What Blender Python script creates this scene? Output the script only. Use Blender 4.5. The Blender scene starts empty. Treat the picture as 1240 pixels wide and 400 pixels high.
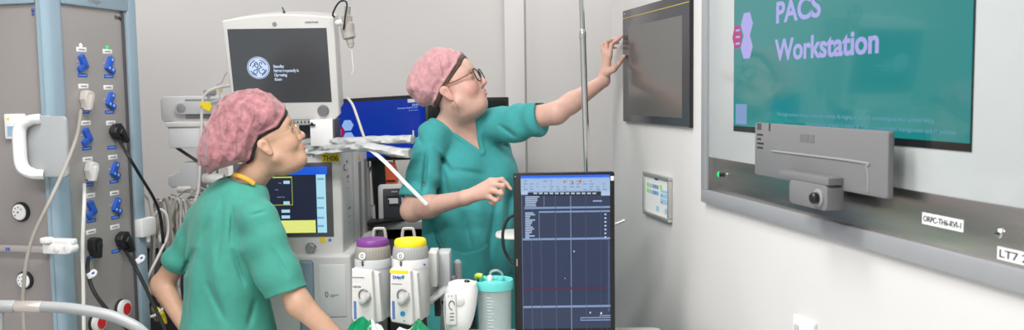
import bpy, bmesh, math, random
import numpy as np
from mathutils import Vector, Matrix, Euler

random.seed(7)
PI = math.pi
R = math.radians

# ------------------------------------------------------------------ camera
FPX = 1080.0
CAMZ = 1.5
PITCH = math.atan2(88.0, FPX)
ROLL = R(0.80)
cam_d = bpy.data.cameras.new('camera')
cam = bpy.data.objects.new('camera', cam_d)
bpy.context.scene.collection.objects.link(cam)
bpy.context.scene.camera = cam
cam_d.sensor_width = 36.0
cam_d.lens = FPX * 36.0 / 1240.0
cam_d.clip_start = 0.05
cam_d.dof.use_dof = True
cam_d.dof.focus_distance = 3.15
cam_d.dof.aperture_fstop = 5.6
CM = Matrix.Rotation(PI / 2 - PITCH, 3, 'X') @ Matrix.Rotation(-ROLL, 3, 'Z')
cam.matrix_world = Matrix.Translation((0, 0, CAMZ)) @ CM.to_4x4()

def ray(px, py):
    return CM @ Vector(((px - 620.0) / FPX, (200.0 - py) / FPX, -1.0))

def P(px, py, Y):
    """world point seen at the pixel (px, py) of the photo, at distance Y along the room"""
    d = ray(px, py)
    return Vector((0, 0, CAMZ)) + d * (Y / d.y)

# ------------------------------------------------------------------ world and lights
sc = bpy.context.scene
w = bpy.data.worlds.new('world'); sc.world = w; w.use_nodes = True
w.node_tree.nodes['Background'].inputs[0].default_value = (0.9, 0.95, 1.0, 1)
w.node_tree.nodes['Background'].inputs[1].default_value = 0.3
sc.view_settings.view_transform = 'Standard'
sc.view_settings.look = 'None'
sc.view_settings.exposure = 0.0
sc.view_settings.gamma = 1.0
sc.view_settings.use_curve_mapping = False
sc.cycles.max_bounces = 8
sc.cycles.diffuse_bounces = 4
sc.cycles.use_denoising = True

def area(name, loc, size, sy, power, rot=(0, 0, 0), color=(1, 1, 1)):
    l = bpy.data.lights.new(name, 'AREA'); l.shape = 'RECTANGLE'; l.size = size; l.size_y = sy
    l.energy = power; l.color = color
    o = bpy.data.objects.new(name, l); sc.collection.objects.link(o)
    o.location = loc; o.rotation_euler = rot
    return o
LCOL = (1.0, 0.985, 0.975)
area('ceiling_lamp_light', (-1.2, 0.2, 2.76), 1.2, 0.6, 72, color=LCOL)
area('ceiling_lamp_light', (-0.6, 1.9, 2.76), 1.2, 0.6, 50, color=LCOL)
area('ceiling_lamp_light', (-1.9, 3.9, 2.76), 1.2, 0.6, 16, color=LCOL)
area('ceiling_lamp_light', (0.4, 4.1, 2.76), 1.2, 0.6, 13, color=LCOL)

# ------------------------------------------------------------------ materials
MATS = {}
def mat(name, col, rough=0.5, metal=0.0, var=0.0, vscale=8.0, bump=0.0, bscale=60.0, emit=None, estr=0.0,
        alpha=1.0, trans=0.0, coat=0.0, ridge=0.0, rscale=12.0, rcol=True, spec=0.5, sss=0.0, attr=None, aniso=None, sheen=0.0, ior=1.45):
    if name in MATS: return MATS[name]
    m = bpy.data.materials.new(name); m.use_nodes = True
    nt = m.node_tree; b = nt.nodes['Principled BSDF']; L = nt.links
    b.inputs['Base Color'].default_value = (*col, 1)
    b.inputs['Roughness'].default_value = rough
    b.inputs['Metallic'].default_value = metal
    b.inputs['Specular IOR Level'].default_value = spec
    b.inputs['IOR'].default_value = ior
    b.inputs['Alpha'].default_value = alpha
    b.inputs['Transmission Weight'].default_value = trans
    b.inputs['Coat Weight'].default_value = coat
    b.inputs['Sheen Weight'].default_value = sheen
    if sss:
        b.inputs['Subsurface Weight'].default_value = sss
        b.inputs['Subsurface Radius'].default_value = (0.012, 0.005, 0.003)
        b.inputs['Subsurface Scale'].default_value = 1.0
    if emit:
        b.inputs['Emission Color'].default_value = (*emit, 1)
        b.inputs['Emission Strength'].default_value = estr
    tc = nt.nodes.new('ShaderNodeTexCoord')
    mp = nt.nodes.new('ShaderNodeMapping'); L.new(tc.outputs['Object'], mp.inputs['Vector'])
    if aniso: mp.inputs['Scale'].default_value = aniso
    if attr:
        at = nt.nodes.new('ShaderNodeAttribute'); at.attribute_name = attr
        L.new(at.outputs['Color'], b.inputs['Base Color']); src = at.outputs['Color']
    else: src = None
    if var:
        n = nt.nodes.new('ShaderNodeTexNoise'); n.inputs['Scale'].default_value = vscale
        n.inputs['Detail'].default_value = 4; L.new(mp.outputs[0], n.inputs['Vector'])
        mr = nt.nodes.new('ShaderNodeMapRange')
        mr.inputs['From Min'].default_value = 0.3; mr.inputs['From Max'].default_value = 0.7
        mr.inputs['To Min'].default_value = 1 - var; mr.inputs['To Max'].default_value = 1 + var
        L.new(n.outputs['Fac'], mr.inputs['Value'])
        mx = nt.nodes.new('ShaderNodeVectorMath'); mx.operation = 'MULTIPLY'
        if src: L.new(src, mx.inputs[0])
        else: mx.inputs[0].default_value = col
        cx = nt.nodes.new('ShaderNodeCombineXYZ')
        for i in range(3): L.new(mr.outputs[0], cx.inputs[i])
        L.new(cx.outputs[0], mx.inputs[1]); L.new(mx.outputs[0], b.inputs['Base Color'])
    if bump:
        n2 = nt.nodes.new('ShaderNodeTexNoise'); n2.inputs['Scale'].default_value = bscale
        n2.inputs['Detail'].default_value = 5; L.new(mp.outputs[0], n2.inputs['Vector'])
        bp = nt.nodes.new('ShaderNodeBump'); bp.inputs['Strength'].default_value = bump
        bp.inputs['Distance'].default_value = 0.01
        L.new(n2.outputs['Fac'], bp.inputs['Height']); L.new(bp.outputs[0], b.inputs['Normal'])
    if ridge:
        rn = nt.nodes.new('ShaderNodeTexNoise'); rn.noise_type = 'RIDGED_MULTIFRACTAL'; rn.normalize = True
        rn.inputs['Scale'].default_value = rscale; rn.inputs['Detail'].default_value = 5; rn.inputs['Roughness'].default_value = .55
        rn.inputs['Distortion'].default_value = .6
        L.new(mp.outputs[0], rn.inputs['Vector'])
        b2 = nt.nodes.new('ShaderNodeBump'); b2.inputs['Strength'].default_value = ridge; b2.inputs['Distance'].default_value = .02
        L.new(rn.outputs['Fac'], b2.inputs['Height'])
        if bump: L.new(bp.outputs[0], b2.inputs['Normal'])
        L.new(b2.outputs[0], b.inputs['Normal'])
        if not rcol: MATS[name] = m; return m
        mr2 = nt.nodes.new('ShaderNodeMapRange'); mr2.inputs['From Min'].default_value = .45; mr2.inputs['From Max'].default_value = .95
        L.new(rn.outputs['Fac'], mr2.inputs['Value'])
        mm = nt.nodes.new('ShaderNodeMix'); mm.data_type = 'RGBA'
        prev = b.inputs['Base Color'].links[0].from_socket
        L.new(mr2.outputs[0], mm.inputs['Factor']); L.new(prev, mm.inputs['A']); mm.inputs['B'].default_value = (min(1, col[0] * 1.5), min(1, col[1] * 1.75), min(1, col[2] * 1.75), 1)
        L.new(mm.outputs['Result'], b.inputs['Base Color'])
    MATS[name] = m
    return m

def C8(r, g, b):
    f = lambda c: (c / 255 / 12.92) if c / 255 <= 0.04045 else ((c / 255 + 0.055) / 1.055) ** 2.4
    return (f(r), f(g), f(b))
def scr(name, rgb, k=1.0, rough=0.18):
    """lit part of a display"""
    c = C8(*rgb)
    return mat(name, (0.01, 0.01, 0.012), rough, emit=c, estr=k)

M_wall = mat('wall_paint', (0.74, 0.725, 0.71), 0.55, var=0.015, vscale=1.5)
M_wallb = mat('back_wall_cladding', (0.69, 0.675, 0.66), 0.4, var=0.012, vscale=1.2)
M_floor = mat('vinyl_floor', (0.50, 0.52, 0.53), 0.35, var=0.06, vscale=30)
M_ceil = mat('ceiling_paint', (0.8, 0.8, 0.79), 0.8, var=0.01)
M_seam = mat('seam', (0.45, 0.44, 0.43), 0.6)
M_tan = mat('tower_panel_grey', (0.27, 0.248, 0.24), 0.38, var=0.03, vscale=3)
M_side = mat('satin_side_panel', (0.40, 0.38, 0.37), 0.42, 0.35, var=0.03, vscale=3)
M_blue = mat('pale_blue_enamel', (0.27, 0.37, 0.44), 0.3, var=0.02)
M_white = mat('white_plastic', (0.78, 0.78, 0.77), 0.35, var=0.01)
M_white2 = mat('cream_plastic', (0.66, 0.65, 0.63), 0.4, var=0.02)
M_lg = mat('light_grey_plastic', (0.50, 0.51, 0.52), 0.42, var=0.02)
M_mg = mat('mid_grey_plastic', (0.27, 0.275, 0.28), 0.45, var=0.03)
M_dg = mat('dark_grey_plastic', (0.08, 0.082, 0.088), 0.4, var=0.05)
M_blk = mat('black_plastic', (0.012, 0.012, 0.013), 0.35, var=0.1)
M_rub = mat('black_rubber', (0.018, 0.018, 0.02), 0.6, bump=0.1)
M_steel = mat('brushed_steel', (0.50, 0.475, 0.45), 0.26, 1.0, var=0.05, vscale=10, aniso=(0.5, 1, 12))
M_chrome = mat('polished_metal', (0.62, 0.62, 0.62), 0.18, 1.0, var=0.04)
M_alu = mat('matt_aluminium', (0.40, 0.41, 0.43), 0.45, 0.35, var=0.02)
M_sblue = mat('royal_blue_plastic', (0.02, 0.10, 0.50), 0.35, var=0.03)
M_lab = mat('white_label', (0.8, 0.8, 0.8), 0.5, var=0.01)
M_txt = mat('black_print', (0.02, 0.02, 0.02), 0.6, var=0.05)
M_gtxt = mat('grey_print', (0.25, 0.25, 0.26), 0.6, var=0.05)
M_btxt = mat('blue_print', (0.05, 0.1, 0.4), 0.6, var=0.05)
M_yel = mat('yellow_plastic', (0.85, 0.66, 0.01), 0.4, var=0.03)
M_pur = mat('purple_plastic', (0.17, 0.04, 0.22), 0.4, var=0.04)
M_org = mat('orange_plastic', (0.80, 0.13, 0.04), 0.45, var=0.05, vscale=14)
M_red = mat('red_print', (0.65, 0.03, 0.03), 0.4, var=0.03)
M_grn = mat('green_led', (0.0, 0.3, 0.05), 0.3, emit=(0.0, 0.9, 0.2), estr=0.9)
M_wled = mat('white_led', (0.5, 0.5, 0.5), 0.3, emit=(0.9, 0.95, 1), estr=1.2)
M_cable_b = mat('beige_cable', (0.34, 0.315, 0.28), 0.45, var=0.04)
M_cable_w = mat('white_cable', (0.66, 0.64, 0.61), 0.4, var=0.03)
M_cable_g = mat('grey_cable', (0.50, 0.48, 0.46), 0.45, var=0.08)
M_plast = mat('milky_plastic_film', (0.62, 0.64, 0.63), 0.22, alpha=0.82, var=0.14, vscale=25, bump=1.0, bscale=35)
M_clear = mat('clear_plastic', (0.80, 0.90, 0.89), 0.08, alpha=0.26, spec=0.8)
M_teal = mat('teal_plastic_lid', (0.14, 0.62, 0.58), 0.25, var=0.04)
M_green = mat('green_wrapper', (0.0, 0.23, 0.085), 0.2, var=0.25, vscale=12, bump=0.8, bscale=22)
M_wrap = mat('white_wrapper', (0.75, 0.78, 0.77), 0.25, bump=0.8, bscale=22)
M_glassd = mat('dark_screen_glass', (0.012, 0.014, 0.016), 0.12, spec=0.7)
M_glassw = mat('white_backpainted_glass', (0.50, 0.53, 0.53), 0.10, spec=0.6, var=0.01)

# ------------------------------------------------------------------ mesh helpers
COL = sc.collection
def link(o, parent=None):
    COL.objects.link(o)
    if parent is not None: o.parent = parent
    return o
def tag(o, label=None, cat=None, group=None, kind=None):
    if label: o['label'] = label
    if cat: o['category'] = cat
    if group: o['group'] = group
    if kind: o['kind'] = kind
    return o
def thing(name, label, cat, loc=(0, 0, 0), rot=(0, 0, 0), group=None):
    o = bpy.data.objects.new(name, None); o.empty_display_size = 0.05
    COL.objects.link(o); o.location = loc; o.rotation_euler = rot
    tag(o, label, cat, group)
    return o
def mw(o):
    m = Matrix.Translation(o.location) @ o.rotation_euler.to_matrix().to_4x4()
    p = getattr(o, 'parent', None)
    return mw(p) @ m if p is not None else m
def hit(o, axis, val, px, py):
    """where the sight line of a photo pixel meets the plane local[axis] = val of thing o, in o's own coordinates"""
    inv = mw(o).inverted()
    a = inv @ Vector((0, 0, CAMZ)); b = inv @ (Vector((0, 0, CAMZ)) + ray(px, py)); d = b - a
    t = (val - a[axis]) / d[axis]
    return a + d * t
def toL(o, p):
    return mw(o).inverted() @ Vector(p)

def catmull(pts, n=6):
    pts = [Vector(p) for p in pts]
    if len(pts) < 3: return pts
    q = [pts[0] * 2 - pts[1]] + pts + [pts[-1] * 2 - pts[-2]]
    out = []
    for i in range(1, len(q) - 2):
        for k in range(n):
            t = k / n
            a, b, c, d = q[i - 1], q[i], q[i + 1], q[i + 2]
            out.append(0.5 * ((2 * b) + (c - a) * t + (2 * a - 5 * b + 4 * c - d) * t * t + (3 * b - a - 3 * c + d) * t ** 3))
    out.append(pts[-1])
    return out

class MB:
    def __init__(s): s.bm = bmesh.new()
    def box(s, x0, x1, y0, y1, z0, z1, bev=0.0, seg=2, T=None):
        r = bmesh.ops.create_cube(s.bm, size=1)
        vs = r['verts']
        for v in vs:
            v.co = Vector(((x0 + x1) / 2 + v.co.x * (x1 - x0), (y0 + y1) / 2 + v.co.y * (y1 - y0), (z0 + z1) / 2 + v.co.z * (z1 - z0)))
        if T is not None:
            for v in vs: v.co = T @ v.co
        if bev > 0:
            es = list({e for v in vs for e in v.link_edges})
            bmesh.ops.bevel(s.bm, geom=es, offset=bev, segments=seg, affect='EDGES', profile=0.5)
        return s
    def poly(s, pts, y0, y1, bev=0.0, seg=2, plane='xz', T=None):
        """outline pts in x,z pushed from y0 to y1"""
        f = (lambda a, b, c: Vector((a, c, b))) if plane == 'xz' else ((lambda a, b, c: Vector((a, b, c))) if plane == 'xy' else (lambda a, b, c: Vector((c, a, b))))
        A = [s.bm.verts.new(f(p[0], p[1], y0)) for p in pts]
        B = [s.bm.verts.new(f(p[0], p[1], y1)) for p in pts]
        if T is not None:
            for v in A + B: v.co = T @ v.co
        n = len(pts); fs = [s.bm.faces.new(A), s.bm.faces.new(B[::-1])]
        for i in range(n): fs.append(s.bm.faces.new((A[i], B[i], B[(i + 1) % n], A[(i + 1) % n])))
        bmesh.ops.recalc_face_normals(s.bm, faces=fs)
        if bev > 0:
            es = list(fs[0].edges) + list(fs[1].edges)
            bmesh.ops.bevel(s.bm, geom=es, offset=bev, segments=seg, affect='EDGES', profile=0.5)
        return s
    def rrect(s, x0, x1, z0, z1, y0, y1, rad, bev=0.0, n=5, plane='xz', T=None):
        pts = []
        for cx, cz, a0 in ((x1 - rad, z1 - rad, 0), (x0 + rad, z1 - rad, 90), (x0 + rad, z0 + rad, 180), (x1 - rad, z0 + rad, 270)):
            for k in range(n + 1):
                a = R(a0 + 90 * k / n); pts.append((cx + rad * math.cos(a), cz + rad * math.sin(a)))
        return s.poly(pts, y0, y1, bev, plane=plane, T=T)
    def loft(s, rings, close=True, cap=True):
        """rings of equal length lists of points"""
        V = [[s.bm.verts.new(p) for p in r] for r in rings]
        n = len(V[0]); fs = []
        for a, b in zip(V[:-1], V[1:]):
            for i in range(n if close else n - 1):
                fs.append(s.bm.faces.new((a[i], a[(i + 1) % n], b[(i + 1) % n], b[i])))
        if cap and close:
            fs.append(s.bm.faces.new(V[0][::-1])); fs.append(s.bm.faces.new(V[-1]))
        bmesh.ops.recalc_face_normals(s.bm, faces=fs)
        return s
    def cyl(s, p0, p1, r0, r1=None, seg=24, bev=0.0):
        p0 = Vector(p0); p1 = Vector(p1); r1 = r0 if r1 is None else r1
        d = (p1 - p0); L = d.length; q = d.to_track_quat('Z', 'Y').to_matrix()
        prof = [(r0, 0), (r1, L)]
        if bev > 0: prof = [(r0 - bev, 0), (r0 - bev * .3, bev * .3), (r0, bev), (r1, L - bev), (r1 - bev * .3, L - bev * .3), (r1 - bev, L)]
        rings = [[p0 + q @ Vector((r * math.cos(2 * PI * k / seg), r * math.sin(2 * PI * k / seg), z)) for k in range(seg)] for r, z in prof]
        return s.loft(rings)
    def lathe(s, prof, c=(0, 0, 0), seg=32, axis='z', sx=1.0, sy=1.0, cap=True, q=None):
        c = Vector(c)
        if q is None: q = {'z': Matrix.Identity(3), 'y': Matrix.Rotation(PI / 2, 3, 'X'), 'x': Matrix.Rotation(PI / 2, 3, 'Y')}[axis]
        rings = [[c + q @ Vector((r * sx * math.cos(2 * PI * k / seg), r * sy * math.sin(2 * PI * k / seg), z)) for k in range(seg)] for r, z in prof]
        return s.loft(rings, cap=cap)
    def tube(s, pts, r, seg=8, n=6, flat=None, up=(0, 0, 1)):
        """r radius, or list of radii; flat=(half width, half thickness) for a strap"""
        pp = catmull(pts, n) if n > 1 else [Vector(p) for p in pts]
        m = len(pp); rings = []
        prev = Vector(up)
        for i, p in enumerate(pp):
            d = (pp[min(i + 1, m - 1)] - pp[max(i - 1, 0)]).normalized()
            side = d.cross(prev)
            if side.length < 1e-4: side = d.cross(Vector((0.3, 1, 0.2)))
            side.normalize(); u = side.cross(d).normalized()
            if flat is None: prev = u
            rr = r if not isinstance(r, (list, tuple)) else r[0] + (r[1] - r[0]) * i / (m - 1) if len(r) == 2 else r[min(len(r) - 1, int(i * len(r) / m))]
            a, b = (rr, rr) if flat is None else flat
            rings.append([p + side * (a * math.cos(2 * PI * k / seg)) + u * (b * math.sin(2 * PI * k / seg)) for k in range(seg)])
        return s.loft(rings)
    def ball(s, c, r, seg=16, sc_=(1, 1, 1)):
        c = Vector(c)
        x = bmesh.ops.create_uvsphere(s.bm, u_segments=seg, v_segments=max(6, seg // 2), radius=r)
        for v in x['verts']: v.co = c + Vector((v.co.x * sc_[0], v.co.y * sc_[1], v.co.z * sc_[2]))
        return s
    def build(s, name, m, parent=None, smooth=True, loc=None, world=False, label=None, ang=35):
        me = bpy.data.meshes.new(name)
        if world and parent is not None:
            s.bm.transform(mw(parent).inverted())
        s.bm.to_mesh(me); s.bm.free()
        me.materials.append(m)
        if smooth:
            me.shade_smooth(); me.set_sharp_from_angle(angle=R(ang))
        o = bpy.data.objects.new(name, me); link(o, parent)
        if loc is not None: o.location = loc
        if label: o['label'] = label
        return o

def text(name, body, size, m, parent, loc, rot=(PI / 2, 0, 0), bold=0.0, ext=0.0003, align='LEFT', sx=1.0, space=1.0, width=None):
    c = bpy.data.curves.new(name, 'FONT'); c.body = body; c.size = size; c.extrude = ext
    c.offset = bold; c.align_x = align; c.space_line = space
    c.materials.append(m)
    tmp = bpy.data.objects.new('lettering_tmp', c); COL.objects.link(tmp)
    dg = bpy.context.evaluated_depsgraph_get(); dg.update()
    me = bpy.data.meshes.new_from_object(tmp.evaluated_get(dg))
    bpy.data.objects.remove(tmp); bpy.data.curves.remove(c)
    me.name = name
    xs = [v.co.x for v in me.vertices]
    k = sx if width is None else width / (max(xs) - min(xs))
    for v in me.vertices: v.co.x *= k
    o = bpy.data.objects.new(name, me); link(o, parent); o.location = loc; o.rotation_euler = rot
    o['label'] = 'lettering reading ' + body if len(body) < 30 else 'lines of small print'
    return o
def struct(name, o):
    o.name = name; o['kind'] = 'structure'; return o
# ------------------------------------------------------------------ room shell
VPX = (401.0, 115.0)
_d = ray(*VPX); AZ = math.atan2(_d.x, _d.y)
u_dir = Vector((-math.sin(AZ), -math.cos(AZ), 0))
RWZ = math.atan2(u_dir.y, u_dir.x)
_p = P(755, 147, 3.45)
RWL = Vector((_p.x, _p.y, 0))
class _F: pass
RW = _F(); RW.location = RWL; RW.rotation_euler = Euler((0, 0, RWZ))      # wall frame: x towards the camera, -y into the room
def rw(px, py, y=0.0): return hit(RW, 1, y, px, py)
u_end = rw(741.5, 150).x
H = 2.8
def place_rw(o): o.location = RWL; o.rotation_euler = (0, 0, RWZ); return o
mb = MB(); mb.box(u_end, 5.2, 0, 0.25, 0, H, bev=0.002)
struct('wall_right', place_rw(mb.build('wall_right', M_wall)))
YB = 4.75
mb = MB(); mb.box(-3.4, 2.2, YB, YB + 0.1, 0, H)
struct('wall_back', mb.build('wall_back', M_wallb))
mb = MB(); mb.box(-3.5, -3.4, -1.7, YB + 0.1, 0, H)
struct('wall_left', mb.build('wall_left', M_wall))
mb = MB(); mb.box(-3.5, 2.2, -1.8, -1.7, 0, H)
struct('wall_front', mb.build('wall_front', M_wall))
mb = MB(); mb.box(2.1, 2.2, -1.7, YB, 0, H)
struct('wall_side', mb.build('wall_side', M_wall))
mb = MB(); mb.box(-3.5, 2.2, -1.8, YB + 0.1, -0.08, 0)
struct('floor', mb.build('floor', M_floor))
mb = MB(); mb.box(-3.5, 2.2, -1.8, YB + 0.1, H, H + 0.08)
struct('ceiling', mb.build('ceiling', M_ceil))
# boxed corner post and joints of the back wall cladding
xa, xb = P(611, 60, YB - .03).x, P(635, 60, YB - .03).x
mb = MB(); mb.box(xa, xb, YB - 0.035, YB, 0, H, bev=0.004)
struct('trim_1', mb.build('trim_1', M_wall))
mb = MB()
for px in (300, 905): pass
xj = P(637, 60, YB).x
mb.box(xj - .004, xj + .001, YB - 0.002, YB, 0, H)
struct('trim_2', mb.build('trim_2', M_seam))
mb = MB(); mb.box(-3.4, 2.1, YB - 0.012, YB, 0, 0.1, bev=.002)
struct('baseboard_back', mb.build('baseboard_back', M_lg))
mb = MB(); mb.box(u_end, 5.0, -0.012, 0, 0, 0.1, bev=.002)
struct('baseboard_right', place_rw(mb.build('baseboard_right', M_lg)))

def on_wall(name, label, cat, px, py, y=0.0):
    """an Empty on the right wall behind the pixel, in the wall's own directions"""
    p = rw(px, py, y)
    o = thing(name, label, cat, Vector(RWL) + Matrix.Rotation(RWZ, 3, 'Z') @ p, (0, 0, RWZ))
    return o

# ------------------------------------------------------------------ wall-mounted workstation (steel rail, white glass, display)
ws = on_wall('wall_workstation', 'large wall-mounted workstation with teal lit display behind white glass above a steel strip', 'workstation', 856, 243)
def W(px, py, y=0.0): return hit(ws, 1, y, px, py)
bl = W(856, 244); xR = W(1240, 352).x + 0.45; zt = bl.z + 1.15
# outer frame: bottom and left grey borders
fw = W(862, 190).x - bl.x; fw = max(fw, 0.03)
zin = W(861, 231, -.012).z
sx0 = W(862, 231).x; zs = W(862, 190).z
mb = MB()
mb.box(bl.x, xR, -0.02, 0.0, bl.z, zin, bev=0.002)
mb.box(bl.x, sx0, -0.02, 0.0, zin, zt, bev=0.002)
mb.box(bl.x, xR, -0.02, 0.0, zt - .04, zt, bev=0.002)
mb.box(xR - .04, xR, -0.02, 0.0, zin, zt - .04, bev=0.002)
mb.build('frame', M_alu, ws)
mb = MB(); mb.box(sx0, xR - .04, -0.012, 0, zin, zs, bev=0.001)
strip = mb.build('steel_strip', M_steel, ws)
# glass
d0 = W(889, 158); d1 = W(1173, 183)
gy = -0.010
mb = MB(); mb.box(sx0, xR - .04, gy, 0, zs, zt - .04, bev=0.0008)
mb.build('glass_panel', M_glassw, ws)
# display
dz0 = W(1173, 184, gy).z; dx0 = W(889, 158, gy).x; dx1 = W(1177, 183, gy).x
print('ws display', dx0, dx1, dz0, 'bl', bl, 'fw', fw, 'strip', zs - zin)
dw = dx1 - dx0; dh = dw * 0.60
m = mat('teal_display', (0.01, 0.012, 0.012), 0.10, emit=C8(4, 136, 136), estr=.90, spec=.6, coat=.35, ior=1.5)
mb = MB(); mb.box(dx0, dx1, gy - .002, gy, dz0, dz0 + dh)
mb.build('display_border', M_glassd, ws)
bz = W(1176, 174, gy).z
mb = MB(); mb.box(dx0 + .004, dx1 - .003, gy - .003, gy - .002, bz, dz0 + dh - .02)
disp = mb.build('display', m, ws)
M_lil = scr('lilac_pixels', (168, 165, 226), 1.0)
M_mag = scr('magenta_pixels', (190, 60, 130), 0.8)
ty = gy - .0035
q = W(939, 28, ty)
hh = (W(941, 2, ty).z - q.z)
text('heading', 'PACS', hh * 1.38, M_lil, disp, (q.x, ty, q.z), bold=.0019, width=W(992.5, 20, ty).x - q.x)
q = W(939, 73, ty); q2 = W(1065, 62, ty)
text('heading', 'Workstation', hh * 1.38, M_lil, disp, (q.x, ty, q.z), bold=.0019, width=q2.x - q.x)

q = W(941, 140, ty)
text('small_print', 'The login account of your computer activity. By logging in you are connecting to your activity being', .0118, scr('pale_cyan_pixels', (120, 190, 215), .55), disp, (q.x, ty, q.z), bold=.0001, sx=1.25)
q = W(960, 150, ty)
text('small_print', 'monitored and agreeing to follow all Trust e-Government management and IT policies', .0118, scr('pale_cyan_pixels', (120, 190, 215), .55), disp, (q.x + .06, ty, W(940, 149.5, ty).z), bold=.0001, sx=1.25)
# hexagons
def hexa(mb, cx, cz, r, y0, y1, sxx=1.0):
    mb.poly([(cx + r * sxx * math.cos(R(60 * k)), cz + r * math.sin(R(60 * k))) for k in range(6)], y0, y1)
a = W(904, 15.5, ty); b_ = W(904, 71, ty)
mb = MB(); r = (a.z - b_.z) / 4 / .866
c1 = (a.z * .75 + b_.z * .25); c2 = (a.z * .25 + b_.z * .75)
wx = (W(911.5, 40, ty).x - W(897, 40, ty).x) / 2
cxx = (W(911.5, 40, ty).x + W(897, 40, ty).x) / 2
for cc in (c1, c2): hexa(mb, cxx, cc, r, ty, gy - .003, wx / r)
mb.build('hexagon_emblem', M_lil, disp, smooth=False)
mb = MB(); hexa(mb, W(892.5, 45, ty).x, (c1 + c2) / 2, r, ty + .0002, gy - .003, wx / r * .85)
mb.build('hexagon_emblem', M_mag, disp, smooth=False)
mb = MB()
for dz in (.018, 0, -.018): mb.box(W(891, 45, ty).x, W(896, 45, ty).x, ty - .0004, ty, (c1 + c2) / 2 + dz - .003, (c1 + c2) / 2 + dz + .003)
mb.build('hexagon_lettering', M_lil, disp, smooth=False)
a = W(891, 126, ty); b_ = W(904, 151, ty)
mb = MB(); mb.box(a.x, b_.x, ty, gy - .003, b_.z, a.z); mb.build('corner_icon', scr('pale_blue_pixels', (140, 175, 225), .7), disp, smooth=False)
# labels, led and lock on the steel strip
sy = -0.0125
def wlabel(x0y0, x1y1, body, size, name='label_sticker'):
    a = W(*x0y0, sy); b = W(*x1y1, sy)
    mb = MB(); h = .016
    mb.box(a.x, b.x, sy - .0008, sy, a.z - h / 2 - .003, a.z + h / 2 + .003)
    lb = mb.build(name, M_lab, strip)
    text('lettering', body, size, M_txt, lb, (a.x + .004, sy - .0012, a.z - size * .34), bold=.0001, width=b.x - a.x - .01)
wlabel((1117, 264), (1167, 273), 'ORPC-TH6-RVI-1', .0155)
wlabel((1208, 306), (1272, 319), 'LT7 2568', .0185)
for px, py, rr in ((1211, 283, .0085),):
    q = W(px, py, sy); mb = MB(); mb.lathe([(rr, 0), (rr, .003), (rr * .7, .005), (rr * .3, .0052)], q, axis='y', seg=20)
    lk = mb.build('key_lock', M_chrome, strip)
    mb = MB(); mb.box(q.x - .005, q.x + .005, q.y - .0062, q.y - .0045, q.z - .0012, q.z + .0012); mb.build('key_slot', M_blk, lk)
q = W(873, 211.5, sy); mb = MB(); mb.lathe([(.0065, 0), (.0065, .004), (.004, .0055)], (q.x, sy, q.z), axis='y', seg=16); pb = mb.build('power_button', M_blk, strip)
mb = MB(); mb.ball((q.x - .006, sy - .004, q.z), .0065, 12, (1, .6, 1.2)); mb.build('green_light', M_grn, pb)
q = W(880, 212, sy); mb = MB(); mb.lathe([(.0075, 0), (.0075, .002), (.005, .003)], (q.x, sy, q.z), axis='y', seg=16); mb.build('usb_port', M_chrome, strip)
# folded keyboard tray
KY = -0.06
kb = thing('keyboard_tray', 'grey folded keyboard tray on a bracket in front of the teal display', 'keyboard tray', ws.location, ws.rotation_euler)
def K(px, py, y=KY): return hit(kb, 1, y, px, py)
a = K(914, 147); b = K(916, 213); c = K(1074.5, 240); dd = K(1074.5, 161)
z0 = (b.z + c.z) / 2; z1 = (a.z + dd.z) / 2
print('kbd', a, b, c, dd)
M_kb = mat('keyboard_grey', (.185, .185, .19), .42, var=.02)
mb = MB(); mb.rrect(a.x, c.x, z0, z1, KY, KY + .014, .008, .003)
body = mb.build('keyboard_body', M_kb, kb)
# raised line of the lid
zz = K(935, 183).z; x1 = K(1052, 200).x
mb = MB(); mb.tube([(K(935, 183).x, KY, zz), (x1 - .03, KY, zz), (x1 - .008, KY, zz - .008), (x1, KY, zz - .03), (x1, KY, z0 + .008)], .0028, 8)
mb.build('lid_edge', mat('lid_edge_grey', (.27, .27, .27), .4), body)
mb = MB(); q = K(969, 167)
for i in range(3): mb.box(q.x + i * .022, q.x + i * .022 + .017, KY - .0006, KY + .001, q.z - .009, q.z + .009)
mb.build('embossed_mark', mat('embossed_grey', (.15, .15, .155), .5), body, smooth=False)
mb = MB()
for k in range(5):
    q = K(917, 150 + k * 1.6); mb.box(q.x, q.x + .022, KY - .0004, KY + .001, q.z - .001, q.z + .001)
    q = K(931, 150.5 + k * 1.9); mb.box(q.x, q.x + .008, KY - .0004, KY + .001, q.z - .0014, q.z + .0014)
for k, w_ in enumerate((.03, .02, .034, .03)):
    q = K(917, 163 + k * 5.2); mb.box(q.x, q.x + w_, KY - .0004, KY + .001, q.z - .0022, q.z + .0022)
mb.build('printed_label', M_txt, body, smooth=False)
# bracket
a = K(943, 206, KY - .035); b = K(1003, 215, KY - .035)
zb = a.z
mb = MB(); mb.box(a.x, b.x, KY - .035, KY, zb - .016, zb, bev=.002)
mb.build('bracket_shelf', M_kb, kb)
a2 = K(958, 220, KY - .03); b2 = K(1004, 254, KY - .03)
mb = MB(); mb.rrect(a2.x, b2.x, b2.z - .004, zb - .016, KY - .035, KY + .004, .014, .002); mb.box(a2.x, a2.x + .03, KY, -.0125, b2.z + .01, zb - .02, bev=.002)
br = mb.build('bracket', M_kb, kb)
q = K(991, 240, KY - .036)
mb = MB(); mb.lathe([(.02, 0), (.02, .003), (.016, .005)], (q.x, KY - .035, q.z), axis='y', seg=24); mb.build('recess', M_mg, br)
mb = MB(); mb.lathe([(.0125, 0), (.0125, .012), (.009, .015)], (q.x, KY - .038, q.z), axis='y', seg=20)
mb.box(q.x - .02, q.x - .008, KY - .047, KY - .040, q.z - .004, q.z + .006, bev=.002); mb.build('lock_knob', M_blk, br)

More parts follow.
